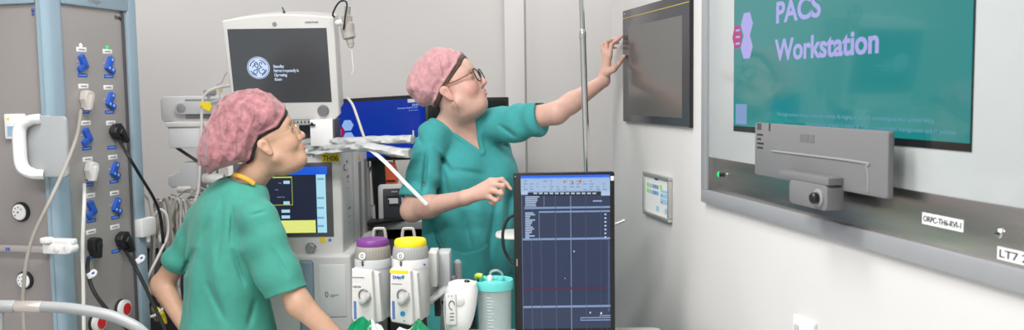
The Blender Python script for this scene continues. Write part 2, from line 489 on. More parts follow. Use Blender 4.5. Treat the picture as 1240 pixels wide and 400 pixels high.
# ------------------------------------------------------------------ touch panel by the reaching hand
tp = on_wall('touch_panel', 'dark grey wall touch panel with a thin yellow line, touched by the reaching person', 'touch panel', 755, 147)
a = hit(tp, 1, -.012, 755, 147); b = hit(tp, 1, -.012, 835, 153); z1 = hit(tp, 1, -.012, 755, 13.5).z
print('touch panel', a, b, z1)
TPY = -.014
mb = MB(); mb.box(a.x, b.x, TPY, 0, a.z, z1, bev=.0015)
bd = mb.build('panel_body', mat('anthracite_glass', (.055, .055, .062), .22, spec=.6), tp)
yz = hit(tp, 1, TPY, 755, 22.8).z
mb = MB(); mb.box(a.x + .001, b.x - .001, TPY - .0006, TPY + .001, yz - .0012, yz + .0012); mb.build('yellow_line', mat('yellow_line_print', (.65, .48, .05), .4), bd)
mb = MB(); mb.box(b.x - .006, b.x + .002, TPY + .002, -.0005, a.z - .002, z1); mb.build('side_gasket', M_blk, tp)
s0 = hit(tp, 1, TPY, 761.5, 139); s1 = hit(tp, 1, TPY, 826, 20)
mb = MB(); mb.box(s0.x, s1.x, TPY - .0005, TPY + .001, s0.z, hit(tp, 1, TPY, 761.5, 33).z)
mb.build('screen', mat('dim_screen_glass', (.13, .125, .12), .16, spec=.7), bd)
q = hit(tp, 1, TPY, 755.8, 17)
text('maker_mark', 'ip', .01, M_lab, bd, (q.x + .002, TPY - .0008, q.z - .002))

# ------------------------------------------------------------------ framed notice
nf = on_wall('framed_notice', 'small silver framed notice with blue and green text on the wall below the touch panel', 'notice', 778, 260)
a = hit(nf, 1, -.015, 778, 258.5); b = hit(nf, 1, -.015, 809.5, 271.5); z1 = hit(nf, 1, -.015, 778, 207.5).z
z0 = a.z
mb = MB(); t_ = .013
mb.box(a.x, b.x, -.016, 0, z0, z0 + t_, bev=.003); mb.box(a.x, b.x, -.016, 0, z1 - t_, z1, bev=.003)
mb.box(a.x, a.x + t_, -.0155, 0, z0 + t_, z1 - t_, bev=.003); mb.box(b.x - t_, b.x, -.0155, 0, z0 + t_, z1 - t_, bev=.003)
mb.build('frame', M_chrome if False else mat('satin_silver', (.55, .54, .52), .35, .7), nf)
mb = MB(); mb.box(a.x + t_, b.x - t_, -.008, 0, z0 + t_, z1 - t_); sh = mb.build('sheet', M_lab, nf, smooth=False)
W_ = b.x - a.x; Hh = z1 - z0
def blk(name, m, *rs):
    mb = MB()
    for (u0, u1, v0, v1) in rs: mb.box(a.x + W_ * u0, a.x + W_ * u1, -.0086, -.0078, z0 + Hh * v0, z0 + Hh * v1)
    mb.build(name, m, sh, smooth=False)
for q_ in ((.11, .19, .66, .76), (.11, .19, .52, .62), (.62, .70, .68, .78)): blk('green_block', mat('lime_print', (.35, .75, .1), .6), q_)
blk('blue_block', mat('pale_blue_print', (.35, .58, .74), .6), (.2, .58, .66, .75), (.2, .58, .52, .61), (.64, .88, .62, .68), (.64, .88, .50, .60), (.64, .88, .36, .48), (.48, .58, .16, .28), (.80, .88, .16, .28))
blk('dark_block', mat('navy_print', (.12, .2, .4), .6), *[(.36 + i * .07, .40 + i * .07, v, v + .08) for i in range(3) for v in (.53, .67)], (.66, .70, .52, .56), (.66, .70, .38, .42))
blk('header_mark', M_btxt, (.42, .55, .86, .90))

# ------------------------------------------------------------------ wall socket bottom right
so = on_wall('wall_socket', 'white plastic wall socket plate low on the wall under the workstation', 'socket', 972, 400)
a = hit(so, 1, -.01, 960, 380); b = hit(so, 1, -.01, 985, 391)
mb = MB(); mb.rrect(a.x, b.x, a.z - .09, (a.z), -.01, 0, .006, .002); pl = mb.build('plate', M_white, so)
mb = MB(); mb.rrect(a.x + .012, a.x + .03, a.z - .045, a.z - .022, -.013, -.009, .003, .001); mb.build('rocker_switch', M_lg, pl)
# ------------------------------------------------------------------ medical supply tower on the left
c0 = P(50.5, 200, 2.86)
tw = thing('supply_tower', 'tall grey and pale blue medical supply tower with rows of sockets', 'supply tower', (c0.x + .035, 2.86, 0), (0, 0, R(-14.5)))
PR = .048                                     # corner post
def TS(px, py, x=0.0): return hit(tw, 0, x, px, py)     # side face (y, z)
def TF(px, py, y=0.0): return hit(tw, 1, y, px, py)     # front face (x, z)
yA = TS(82, 200, 0).y + .022; yB = TS(155.5, 60).y; yC = TS(168, 100).y
zT = TS(120, 10).z; zF = TF(20, 5).z
print('tower side', yA, yB, yC, 'z', zT, zF)
TOPZ = 2.25
mb = MB()
mb.box(-.93, -.012, .012, yC - .01, .12, TOPZ - .1, bev=.004)
body = mb.build('cabinet_body', M_tan, tw)
mb = MB(); mb.box(-.0125, -.0115, yA - .03, yC - .01, .13, TOPZ - .1); mb.build('side_panel', M_side, tw)
body.name = 'cabinet_body'
# corner post, rounded
def rpost(name, x0, x1, y0, y1, z0, z1, rad, par=tw, m=None):
    mb = MB(); mb.rrect(x0, x1, y0, y1, z0, z1, rad, 0, plane='xy'); return mb.build(name, m or M_blue, par)
fx = TF(50.5, 200).x
rpost('corner_post', fx, .004, -.006, yA, .1, TOPZ, .03)
rpost('corner_post', -.99, -.93, -.006, .06, .1, TOPZ, .03)
# rear blue edge frame of the side face and header
mb = MB(); mb.box(-.02, .004, yB, yC, .1, TOPZ, bev=.006); mb.build('edge_frame', M_blue, tw)
mb = MB(); mb.box(-.03, .0035, yA - .01, yC, zT, TOPZ, bev=.006); hd = mb.build('header', M_blue, tw)
mb = MB(); mb.box(-.93, fx + .01, -.0055, .03, zF, TOPZ, bev=.006); mb.build('header', M_blue, tw)
mb = MB(); mb.box(-.95, -.0, .0, yC, TOPZ - .01, TOPZ + .02, bev=.008); mb.build('top_cover', M_blue, tw)
mb = MB(); mb.cyl((-.4, .2, TOPZ + .01), (-.4, .2, H), .09); mb.build('ceiling_column', M_white, tw)
mb = MB(); mb.box(-.96, 0, .0, yC, 0, .12, bev=.01); mb.build('plinth', M_mg, tw)
mb = MB(); mb.box(-.93, -.02, .006, .014, .13, zF, bev=.001); mb.build('front_panel', M_tan, tw)
q = TS(110, 2.5, .006); text('maker_name', 'Dräger', .022, M_gtxt, hd, (.0045, q.y - .01, q.z - .002), (PI / 2, 0, PI / 2))
q = TS(139, 21, -.01); text('maker_name', 'Dräger', .018, M_txt, body, (-.0105, q.y, q.z - .006), (PI / 2, 0, PI / 2), bold=.0004)
# dark strip along the rear of the side face, painting a gap's shade
mb = MB(); mb.box(-.013, -.004, yB - .018, yB - .010, .14, zT); mb.build('gap_shade_strip', M_dg, tw)
mb = MB(); mb.box(-.013, -.006, yB - .008, yB, .14, zT); mb.build('metal_edge', M_alu, tw)
q = TF(38.5, 12); mb = MB(); mb.ball((q.x, .004, q.z), .006, 10, (1, .4, 1)); mb.ball((q.x, .004, q.z - .012), .005, 10, (1, .4, 1)); mb.build('screw_cover', M_btxt, tw)

# outlets: position of the label centre of each of the ten sockets, in photo pixels
X0 = -.012
outs = [(98.5, 60, 1), (130, 62.5, 1), (101, 104.5, 0), (131, 106, 1), (103.5, 149, 1), (134, 149, 0),
        (106, 193, 0), (136.5, 190.5, 1), (109, 237, 1), (138.5, 234, 1), (110, 281, 0), (139, 275, 0)]
def make_out(y, z, ins, tilt):
    o = bpy.data.objects.new('socket', None); link(o, tw); o.location = (X0, y, z)
    mb = MB(); mb.box(-.001, .0012, -.024, .024, -.008, .008, bev=.0005); lb = mb.build('name_label', M_lab, o)
    mb = MB(); mb.box(.001, .0015, -.014, .014, -.002, .002); mb.build('print', M_gtxt, lb, smooth=False)
    mb = MB(); mb.box(-.001, .0012, -.024, .022, -.093, -.080, bev=.0005); bl_ = mb.build('blue_label', M_sblue, o)
    mb = MB(); mb.box(.001, .0015, -.018, .016, -.0885, -.0845); mb.build('print', mat('pale_blue_print2', (.2, .35, .7), .5), bl_, smooth=False)
    if ins:
        T = Matrix.Translation((0, 0, -.042)) @ Matrix.Rotation(R(tilt), 4, 'X')
        mb = MB()
        mb.rrect(-.011, .012, -.026, .026, -.001, .013, .005, .002, plane='yz', T=T)
        mb.rrect(-.034, -.002, -.025, -.005, -.001, .013, .005, .002, plane='yz', T=T) if tilt > 0 else mb.rrect(.002, .034, -.025, -.005, -.001, .013, .005, .002, plane='yz', T=T)
        ic = mb.build('blue_cover', M_sblue, o)
        mb = MB()
        for (yy, zz) in ((.001, .016), (.001, -.017), ((-.019, -.014) if tilt > 0 else (.019, -.014))):
            mb.box(.012, .0138, yy - .004, yy + .004, zz - .004, zz + .004, T=T)
        mb.build('cover_slot', M_dg if tilt > 0 else mat('pale_slot', (.35, .5, .8), .4), ic, smooth=False)
        mb = MB()
        for yy in (-.022, .02): mb.ball((0, yy, -.042), .0035, 8)
        mb.build('socket_screw', M_alu, o)
    return o
OUT = []
for i, (px, py, ins) in enumerate(outs):
    q = TS(px, py, X0)
    make_out(q.y, q.z, ins, 26 if i % 2 == 0 else -30)
    OUT.append(q)
for (px, py, m) in ((97.5, 55, M_wled), (129.5, 57.5, M_grn)):
    q = TS(px, py, X0); mb = MB(); mb.ball((X0, q.y, q.z), .007, 12, (.6, 1, 1)); mb.build('indicator_light', m, tw)
# round gas and equipotential outlets
def round_out(face, px, py, rad, red=False):
    if face == 'F':
        q = TF(px, py, -.002); c = Vector((q.x, .006, q.z)); ax = Matrix.Rotation(PI / 2, 3, 'X')
    else:
        q = TS(px, py, X0 + .01); c = Vector((X0, q.y, q.z)); ax = Matrix.Rotation(PI / 2, 3, 'Y')
    mb = MB(); mb.lathe([(rad, 0), (rad, .008), (rad * .92, .012), (rad * .8, .012)], c, q=ax, seg=32); o = mb.build('gas_outlet', M_rub, tw)
    k = 1.0 if red else .78
    n = ax @ Vector((0, 0, 1))
    mb = MB(); mb.lathe([(rad * .82 * (1.15 if red else 1), 0), (rad * .82 * (1.15 if red else 1), .014 if red else .006), (rad * .7, .018 if red else .009), (0.001, .019 if red else .0095)], c + n * .008, q=ax, seg=32); d_ = mb.build('outlet_face', M_lab, o)
    mb = MB(); top = c + n * (.028 if red else .0185)
    if red:
        mb.lathe([(rad * .60, -.001), (rad * .60, .001), (rad * .3, .0012), (rad * .3, -.001)], top, q=ax, seg=28)
        mb.box(-rad * .35, rad * .35, -.005, .005, -.001, .002, T=Matrix.Translation(top) @ ax.to_4x4())
        mb.build('red_ring', M_red, d_)
    else:
        for k in range(5):
            a = R(40 + k * 45); mb.ball(top + ax @ Vector((rad * .5 * math.cos(a), rad * .5 * math.sin(a), -.001)), rad * .07, 8)
        mb.ball(top, rad * .09, 8)
        mb.build('outlet_holes', M_dg, d_)
    return o
round_out('F', 24.5, 257, .032)
round_out('F', 29.5, 340, .030)
round_out('S', 118, 391, .034, True)
round_out('S', 149, 374, .034, True)
# small control plate with a picture, and a key hole
a = TF(5.5, 138, 0); b = TF(31, 168.5, 0)
mb = MB(); mb.rrect(a.x, b.x, b.z, a.z, -.004, .008, .006, .002); cp = mb.build('control_plate', M_white, tw)
a = TF(10, 153, 0); b = TF(28, 165, 0)
mb = MB(); mb.box(a.x, b.x, -.005, -.003, b.z, a.z); mb.build('blue_pictogram', mat('sky_print', (.28, .45, .62), .5), cp)
mb = MB(); mb.ball(((a.x + b.x) / 2, -.0048, (a.z + b.z) / 2), .007, 10, (1.3, .2, 1)); mb.build('pictogram_eye', M_txt, cp)
q = TF(11, 144, 0); mb = MB(); mb.box(q.x - .004, q.x + .004, -.005, -.003, q.z - .003, q.z + .003); mb.build('yellow_mark', M_yel, cp)
q = TF(20.5, 195); mb = MB(); mb.lathe([(.009, 0), (.009, .004), (.005, .005)], (q.x, .006, q.z), axis='y', seg=16); kh = mb.build('key_hole', M_lab, tw)
mb = MB(); mb.ball((q.x, .001, q.z), .0045, 10, (1, .5, 1)); mb.build('key_slot', M_blk, kh)
# big white shell handle round the corner post
a = TF(31, 141, -.05); b = TF(33, 214, -.05); e = TF(83, 141, -.03)
zt_, zb_ = a.z, b.z
xa_ = a.x
mb = MB()
th = .016
ringo = [(xa_, -.065), (xa_ + .03, -.10), (.05, -.10), (.05, .06)]
# a C shaped loop seen from above is not what the photo shows: plate with a grip opening
xr_h = TF(83, 180, -.05).x
mb.rrect(xa_ + .006, xr_h, zb_, zt_, -.060, -.046, .014, .003)
pl_ = mb.build('handle_plate', mat('pale_grey_enamel', (.36, .375, .385), .35), tw)
mb = MB()
mb.tube([(xa_ + .062, -.055, zt_ - .008), (xa_ + .035, -.072, zt_ - .012), (xa_ + .012, -.088, zt_ - .036), (xa_ + .010, -.092, (zt_ + zb_) / 2), (xa_ + .012, -.088, zb_ + .036), (xa_ + .035, -.072, zb_ + .012), (xa_ + .062, -.055, zb_ + .008)], .02, 12, flat=(.016, .024), up=(0, 1, 0))
mb.build('grip', M_white, tw)
mb = MB(); mb.box(xa_ + .03, -.002, -.05, .01, zt_ - .012, zt_, bev=.002); mb.build('handle_flange', M_white, tw)
mb = MB(); mb.box(xa_ + .03, -.002, -.05, .01, zb_, zb_ + .012, bev=.002); mb.build('handle_flange', M_white, tw)
# equipment rail with a white clamp
a = TF(0, 295.5, -.03); b = TF(78, 307.5, -.03)
mb = MB(); mb.box(-.93, .015, -.04, -.03, b.z + .002, a.z - .002, bev=.002); rl = mb.build('equipment_rail', mat('rail_metal', (.42, .39, .38), .35, .5), tw)
mb = MB()
for xx in (-.9, -.45, -.02): mb.box(xx - .012, xx + .012, -.032, .008, b.z + .006, a.z - .006)
mb.build('rail_spacer', M_mg, rl)
q = TF(9, 302, -.041); mb = MB(); mb.box(q.x - .008, q.x - .002, -.0412, -.039, q.z - .005, q.z + .005); mb.box(q.x + .001, q.x + .009, -.0412, -.039, q.z - .005, q.z + .005); mb.build('rail_mark', M_btxt, rl)
cl = thing('rail_clamp', 'white plastic clamp on the equipment rail of the supply tower', 'clamp', tw.location, tw.rotation_euler)
a = hit(cl, 1, -.05, 56, 288); b = hit(cl, 1, -.05, 93, 308)
mb = MB(); mb.box(a.x, b.x, -.07, -.042, a.z - .020, a.z, bev=.005); mb.box(a.x + .005, b.x - .02, -.075, -.042, b.z + .002, a.z - .016, bev=.004)
mb.cyl((b.x - .014, -.075, b.z + .02), (b.x - .014, -.04, b.z + .02), .016, bev=.003)
mb.box(a.x + .01, a.x + .04, -.09, -.06, a.z - .012, a.z + .006, bev=.004)
cb = mb.build('clamp_body', M_white, cl)
q = hit(cl, 1, -.07, 70, 303); mb = MB(); mb.lathe([(.009, 0), (.009, .004), (.006, .006)], (q.x, -.074, q.z), axis='y', seg=16); mb.build('clamp_screw', M_white2, cl)
# white bracket at the rear edge of the tower
a = TS(160, 267, 0.0); b = TS(187, 283, 0.0)
mb = MB(); mb.box(-.01, .024, yC - .05, yC + .03, b.z, a.z, bev=.005); mb.build('side_bracket', M_white, tw)

# plugs and cords
def twW(p): return mw(tw) @ Vector(p)
def cord(name, label, m, pts, r, plug=None, cat='cable', group=None):
    """pts in world; the first point is at the plug"""
    o = thing(name, label, cat, tuple(pts[0]), group=group)
    mb = MB(); mb.tube(pts, r, 10, 7); mb.build('cord', m, o, world=True)
    return o
def plug(o, c, m, s=1.0, ang=0):
    """UK style plug pushed on the tower's side face, centre c in tower coordinates"""
    T = Matrix.Translation(c) @ Matrix.Rotation(R(ang), 4, 'X') @ Matrix.Scale(s, 4)
    mb = MB()
    pts = [(-.024, .020), (-.012, .028), (.012, .028), (.024, .020), (.025, -.010), (.014, -.026), (.009, -.040), (-.009, -.040), (-.014, -.026), (-.025, -.010)]
    mb.poly(pts, 0, .032, bev=.006, seg=3, plane='yz', T=T)
    mb.poly([(-.013, .006), (0, .013), (.013, .006), (.008, -.046), (-.008, -.046)], .01, .042, bev=.005, seg=3, plane='yz', T=T)
    mb.bm.transform(mw(tw))
    return mb.build('plug', m, o, world=True)
def pc(px, py, x=0.02): return hit(tw, 0, X0 + x, px, py)
# beige cord: plug at (103,120), falls left in front of the tower and down
pts = [twW(pc(98, 134, .02)), P(93, 165, 2.83), P(80, 200, 2.72), P(62, 240, 2.62), P(40, 287, 2.60), P(31, 325, 2.60), P(28, 365, 2.61), P(30, 420, 2.62), P(30, 520, 2.62)]
o = cord('power_cord', 'beige power cord and plug running diagonally across the blue corner post', M_cable_b, pts, .0055, group=None)
plug(o, pc(101, 119, 0), mat('beige_plug', (.50, .47, .43), .4, var=.03), .92, -14)
pts = [twW(pc(102, 224, .02)), P(102, 245, 2.86), P(100, 300, 2.84), P(101, 350, 2.84), P(102, 430, 2.84), P(104, 560, 2.86)]
o = cord('power_cord', 'white power cord and plug hanging straight down the sockets', M_cable_w, pts, .006)
plug(o, pc(106.5, 205, 0), M_white2, .90, -16)
pts = [twW(pc(144, 169, .02)), P(156, 190, 3.05), P(171, 215, 3.15), P(186, 240, 3.3), P(194, 262, 3.36), P(198, 300, 3.4), P(200, 380, 3.45)]
o = cord('power_cord', 'black power cord from the upper black plug curving right off the tower', M_rub, pts, .0055)
plug(o, pc(138, 160, 0), M_blk, 1.0, 40)
pts = [twW(pc(107, 313, .02)), P(106, 325, 2.90), P(110, 345, 2.88), P(119, 362, 2.88), P(134, 380, 2.9), P(160, 410, 2.95), P(170, 480, 3.0)]
o = cord('power_cord', 'black power cord from the lower left black plug with a white tag', M_rub, pts, .0065)
plug(o, pc(110.5, 297, 0), M_blk, .95, -4)
def cabletag(o, px, py, Y, ang):
    p = P(px, py, Y)
    T = Matrix.Translation(p) @ Matrix.Rotation(R(ang), 4, 'Y')
    mb = MB(); mb.box(-.006, .018, -.010, .008, -.010, .010, bev=.003, T=T); mb.cyl(T @ Vector((.018, -.008, .003)), T @ Vector((.018, -.002, .003)), .011)
    t = mb.build('cable_tag', M_white, o, world=True)
    mb = MB(); mb.box(.013, .022, -.0105, -.008, .0, .006, T=T); mb.build('tag_mark', M_btxt, t, world=True)
cabletag(o, 109, 334, 2.885, -25)
pts = [twW(pc(152, 304, .02)), P(163, 322, 3.06), P(176, 348, 3.05), P(190, 378, 3.05), P(200, 400, 3.05), P(212, 440, 3.05)]
o = cord('power_cord', 'black power cord from the lower right black plug slanting down right', M_rub, pts, .0065)
plug(o, pc(145, 291, 0), M_blk, 1.05, 28)
cabletag(o, 168, 316, 3.05, -30)

# ------------------------------------------------------------------ curved white tube rail at the lower left
tr = thing('curved_rail', 'thick white curved tubular rail with a metal sleeve in front of the tower', 'rail', P(20, 373, 2.2))
Y0 = 2.25
mb = MB()
pp = [P(-60, 372, Y0), P(-20, 371, Y0), P(25, 371.5, Y0), P(60, 372, Y0), P(95, 375, Y0), P(130, 381.5, Y0), P(155, 391, Y0), P(172, 402, Y0), P(190, 425, Y0 + .01), P(196, 470, Y0 + .02), P(198, 560, Y0 + .02), P(198, 640, Y0 + .03)]
pp[-1].z = .03
mb.tube(pp, .0140, 20, 8); mb.build('tube', mat('rail_enamel', (.33, .34, .345), .3, var=.02), tr, world=True)
mb = MB(); mb.cyl(P(19.5, 371.5, Y0), P(51, 371.8, Y0), .0150, bev=.001); mb.build('metal_sleeve', mat('warm_metal', (.62, .55, .50), .3, .6), tr, world=True)
mb = MB(); mb.cyl(P(-12, 371.2, Y0), P(19, 371.5, Y0), .0160, bev=.003); mb.cyl(P(1.5, 372, Y0), P(0, 640, Y0), .006); e = mb.build('end_joint', MATS['rail_enamel'], tr, world=True)
mb = MB(); b_ = P(100, 650, Y0); mb.box(P(-60, 0, Y0).x, P(205, 0, Y0).x, Y0 - .1, Y0 + .12, 0.0, .035, bev=.012); mb.build('base_bar', M_mg, tr, world=True)

# ------------------------------------------------------------------ patient monitor on top
pc0 = P(344, 84, 3.40)
gm = thing('patient_monitor', 'large white patient monitor with a dark standby screen, above the seated person', 'monitor', pc0, (R(14), 0, R(-14.5 + 0)))
gm.rotation_euler = Euler((R(13), 0, R(15 - 14)), 'XYZ')
def G(px, py, y=0.0): return hit(gm, 1, y, px, py)
a = G(268.5, 26); b = G(404, 21); c = G(413, 138); tm = G(335, 18)
print('GE', a, b, c, G(279, 130))
xl, xr = a.x, b.x; zl, zr, zb = a.z, b.z, G(350, 146).z
zt_ = (zl + zr) / 2
zc = G(345, 17.5).z
top = [(xl + (xr - xl) * k / 14, zl + (zr - zl) * k / 14 + (zc - zt_) * (1 - (2 * k / 14 - 1) ** 2)) for k in range(15)]
out = [(xl + .006, zb + .02), (xl + .02, zb), (xr - .02, zb), (xr - .002, zb + .02)] + top[::-1]
mb = MB(); mb.poly(out, 0, .035, bev=.006, seg=3)
bz = mb.build('front_bezel', M_white2, gm)
sh = []
rings = []
for (yy, k, dz) in ((.030, .97, 0), (.04, .955, 0), (.15, .955, 0.0), (.19, .90, .006), (.24, .74, .02)):
    cx = (xl + xr) / 2; cz = (zb + zt_) / 2
    rings.append([Vector((cx + (p[0] - cx) * k, yy, cz + (p[1] - cz) * k + dz)) for p in out])
mb = MB(); mb.loft(rings); mb.build('rear_housing', M_white2, gm)
s0 = G(275.2, 36, -.001); s1 = G(401.8, 123.6, -.001); s2 = G(394, 33.2, -.001)
mb = MB(); mb.box(s0.x, s1.x, -.0015, .002, s1.z, (s0.z + s2.z) / 2)
m_ge = mat('standby_screen', (.045, .05, .055), .20, spec=.9, emit=(.10, .115, .125), estr=.12)
sg = mb.build('screen', m_ge, gm)
M_pix = scr('ice_pixels', (205, 225, 250), 1.0)
q = G(312.8, 82.3, -.003); rad = abs(G(326.5, 82.3, -.003).x - q.x)
mb = MB(); mb.lathe([(rad, 0), (rad, .0008)], (q.x, -.0015, q.z), axis='y', seg=36); em = mb.build('round_emblem', M_pix, sg)
mb = MB(); M_em = scr('slate_blue_pixels', (62, 88, 140), 1.0)
yy = -.003
def ringpts(r, a0, a1, n=20): return [(q.x + r * math.cos(R(a0 + (a1 - a0) * k / n)), yy, q.z + r * math.sin(R(a0 + (a1 - a0) * k / n))) for k in range(n + 1)]
mb.tube(ringpts(rad * .92, 0, 360, 40), rad * .03, 6, 1)
for k in range(4): mb.tube(ringpts(rad * .72, 20 + 90 * k, 78 + 90 * k), rad * .05, 6, 1)
def st(pts, r=.042): mb.tube([(q.x + rad * x, yy, q.z + rad * z) for x, z in pts], rad * r, 6, 5)
st([(-.02, .38), (-.16, .52), (-.30, .40), (-.24, .12), (-.06, .06), (.0, .22), (-.14, .36), (-.38, .22), (-.5, .05)])
st([(-.06, .10), (-.10, -.25), (-.20, -.52), (-.42, -.50), (-.40, -.26), (-.16, -.14), (.04, -.02)])
st([(.36, .30), (.30, .48), (.14, .42), (.16, .18), (.32, .04), (.14, -.02), (.04, -.28), (.16, -.50), (.40, -.48), (.54, -.28), (.44, -.12), (.32, -.24)])
mb.build('emblem_script', M_em, em)
for k, s_ in enumerate(('Standby', 'Patient temporarily in', 'Operating', 'Room')):
    p = G(331 + .6 * k, 82.5 + k * 5.2, -.003)
    t = text('standby_text', s_, .0155, M_pix, sg, (p.x, -.0025, p.z + .001), bold=.0004, width=abs(G((344, 361, 346.5, 340)[k], 82, -.003).x - G(331, 82, -.003).x))
q = G(391.5, 134, -.003); mb = MB(); mb.lathe([(.0215, 0), (.0215, .008), (.018, .012), (.001, .012)], (q.x, 0, q.z), axis='y', seg=28); mb.build('trim_knob', mat('knob_grey', (.17, .17, .18), .5), gm)
q = G(332.5, 29.3); mb = MB(); mb.lathe([(.0085, 0), (.0085, .002), (.001, .0022)], (q.x, 0, q.z), axis='y', seg=20); mb.build('maker_badge', M_mg, gm)
q = G(369, 27.5); text('model_lettering', 'CARESCAPE B850', .0095, M_gtxt, gm, (q.x, -.0008, q.z - .002), bold=.0003, sx=.7)
a = G(365, 146, .01); mb = MB(); mb.box(a.x - .14, a.x + .12, .004, .12, zb - .022, zb + .005, bev=.006); lw = mb.build('lower_vent', M_lg, gm)
mb = MB()
for k in range(14): mb.box(a.x - .10 + k * .014, a.x - .10 + k * .014 + .006, .0025, .006, zb - .012, zb - .004)
mb.build('vent_slots', M_dg, lw)
q = G(345, 17, .05); mb = MB(); mb.cyl((q.x, .04, zc - .005), (q.x, .04, zc + .008), .005); mb.cyl((q.x, .04, zc + .008), (q.x - .006, .04, zc + .022), .0025); mb.build('alarm_stub', M_dg, gm)
# hanging grey module pod with a black loop at the upper right of the monitor
sp = thing('sensor_pod', 'small grey sensor with a black cord hooked over the patient monitor corner', 'sensor', P(420, 30, 3.38))
mb = MB(); Y = 3.33
mb.tube([P(421, 8, Y), P(420, 22, Y), P(421, 36, Y), P(424, 50, Y), P(425, 57, Y)], [.012, .020, .026, .024, .014, .012], 14, 6, flat=None)
pd = mb.build('pod_body', mat('putty_plastic', (.40, .38, .35), .5), sp, world=True)
mb = MB(); mb.tube([P(405, 21, Y), P(403, 17, Y - .01), P(408, 6, Y - .02), P(414, 1, Y), P(420, 4, Y - .03), P(418, 20, Y - .04), P(416, 36, Y - .03)], .0035, 8); mb.build('cord_loop', M_rub, sp, world=True)
mb = MB(); mb.tube([P(426, 56, Y), P(426.5, 70, Y), P(428, 84, Y), P(426, 90, Y)], .003, 8); mb.build('thin_lead', M_cable_w, sp, world=True)
mb = MB(); mb.cyl(P(408, 28, Y + .02), P(416, 27, Y), .012, bev=.003); mb.build('clip', M_white, sp, world=True)
mb = MB(); mb.tube([P(424, 6, Y), P(424, 0, Y), P(428, -5, Y)], .004, 8); mb.build('hook', M_lg, sp, world=True)

# ------------------------------------------------------------------ anaesthesia machine
YM = 3.42
am = thing('anaesthesia_machine', 'white anaesthesia machine with a lit touch display behind the seated person', 'anaesthesia machine', (P(413, 200, YM).x, YM, 0))
def A(px, py, y=0.0): return hit(am, 1, y, px, py)
def AS(px, py, x=0.0): return hit(am, 0, x, px, py)
WL = -.44
ztop = A(405, 180).z; zl = A(400, 306).z
dep = AS(447, 240).y
mb = MB(); mb.box(WL, 0, 0, dep, zl - .02, ztop, bev=.01, seg=3)
hb = mb.build('display_housing', M_white2, am)
print('AM', ztop, zl, dep)
# side face details
mb = MB(); y1 = AS(427, 240).y; mb.box(-.002, .004, y1, y1 + .012, zl, ztop - .02); mb.build('side_groove', M_lg, am)
y2 = AS(436, 240).y
mb = MB(); mb.box(-.01, .006, AS(429, 240).y, dep, zl, ztop - .01, bev=.003); sdp = mb.build('side_panel', M_white2, am)
mb = MB(); mb.box(.002, .008, AS(433, 240).y, AS(436, 240).y, AS(433, 300).z, AS(433, 196).z); mb.box(.002, .008, AS(440, 240).y, AS(443, 240).y, AS(433, 300).z, AS(433, 196).z); mb.build('side_slot', M_mg, am)
q = AS(434.5, 190, .006); mb = MB(); mb.poly([(q.y - .018, q.z - .012), (q.y + .018, q.z - .012), (q.y, q.z + .016)], .006, .0075, plane='yz'); mb.build('warning_triangle', mat('amber_print', (.75, .33, .02), .5), sdp)
mb = MB()
for (px, py, w_, h_) in ((420, 196, .03, .012), (420, 206, .04, .003), (421, 214, .05, .012), (421, 220, .05, .003), (421, 228, .03, .003), (423, 252, .05, .008), (423, 262, .04, .003), (423, 270, .03, .003)):
    q = AS(px, py); mb.box(-.001, .0012, q.y - w_ / 2, q.y + w_ / 2, q.z - h_ / 2, q.z + h_ / 2)
mb.build('side_print', M_gtxt, hb, smooth=False)
q = AS(417, 203); mb = MB(); mb.tube([(.001, q.y + .012 * math.cos(R(a)), q.z + .012 * math.sin(R(a))) for a in range(40, 330, 30)], .0015, 5, 2); mb.build('round_symbol', M_dg, hb)
# display
a = A(340, 197.5); b = A(404.5, 286.5)
mb = MB(); mb.box(-.415, b.x, -.004, .004, b.z, a.z, bev=.002); dbz = mb.build('display_bezel', mat('display_surround', (.10, .10, .105), .35), am)
def lit(name, px0, py0, px1, py1, m, y=-.0052, xl=None, par=dbz):
    a = A(px0, py0, y); b = A(px1, py1, y)
    mb = MB(); mb.box(a.x if xl is None else xl, b.x, y, y + .0015 if y == -.0052 else y + .001, b.z, a.z); return mb.build(name, m, par, smooth=False)
XL = -.40
lit('main_screen', 300, 203, 396, 282, scr('navy_pixels', (34, 38, 58), 1.0), xl=XL)
lit('title_bar', 300, 203, 396, 211.5, scr('blue_bar_pixels', (30, 92, 215), 1.0), y=-.0062, xl=XL)
cm = lit('command_column', 382.5, 211.5, 396, 282, scr('sky_pixels', (170, 222, 240), 1.0), y=-.0062)
lit('yellow_panel', 300, 268, 382.5, 282, scr('lime_pixels', (225, 232, 130), 1.0), y=-.0062, xl=XL)
mb = MB()
for py in (217, 240, 252, 264, 274):
    q = A(388.5, py, -.0068); mb.box(q.x - .014, q.x + .012, -.0068, -.006, q.z - .004, q.z + .004)
mb.build('command_lettering', scr('sky_dark_pixels', (120, 170, 200), 1.0), cm, smooth=False)
mb = MB(); y_ = -.0068
a = A(352, 215, y_); b = A(354.5, 248, y_); a2 = A(330, 214.5, y_)
mb.box(a2.x, b.x, y_, y_ + .001, a.z - .002, a.z + .003); mb.box(a.x + .003, b.x, y_, y_ + .001, b.z, a.z); mb.box(a2.x, b.x, y_, y_ + .001, b.z - .002, b.z)
mb.build('yellow_outline', scr('olive_pixels', (190, 205, 60), 1.0), dbz, smooth=False)
mb = MB()
for (px, py, w_) in ((347, 221, .012), (347, 246, .012), (346, 256, .016), (346, 263, .016)):
    q = A(px, py, y_); mb.box(q.x - w_, q.x + w_, y_, y_ + .001, q.z - .006, q.z + .006)
mb.build('value_box', scr('pale_value_pixels', (170, 215, 235), 1.0), dbz, smooth=False)
mb = MB()
for (px, py, w_) in ((338, 239, .008), (343, 239, .005), (335, 230, .006), (339, 222, .006)):
    q = A(px, py, y_); mb.box(q.x - w_, q.x + w_, y_, y_ + .001, q.z - .0015, q.z + .0015)
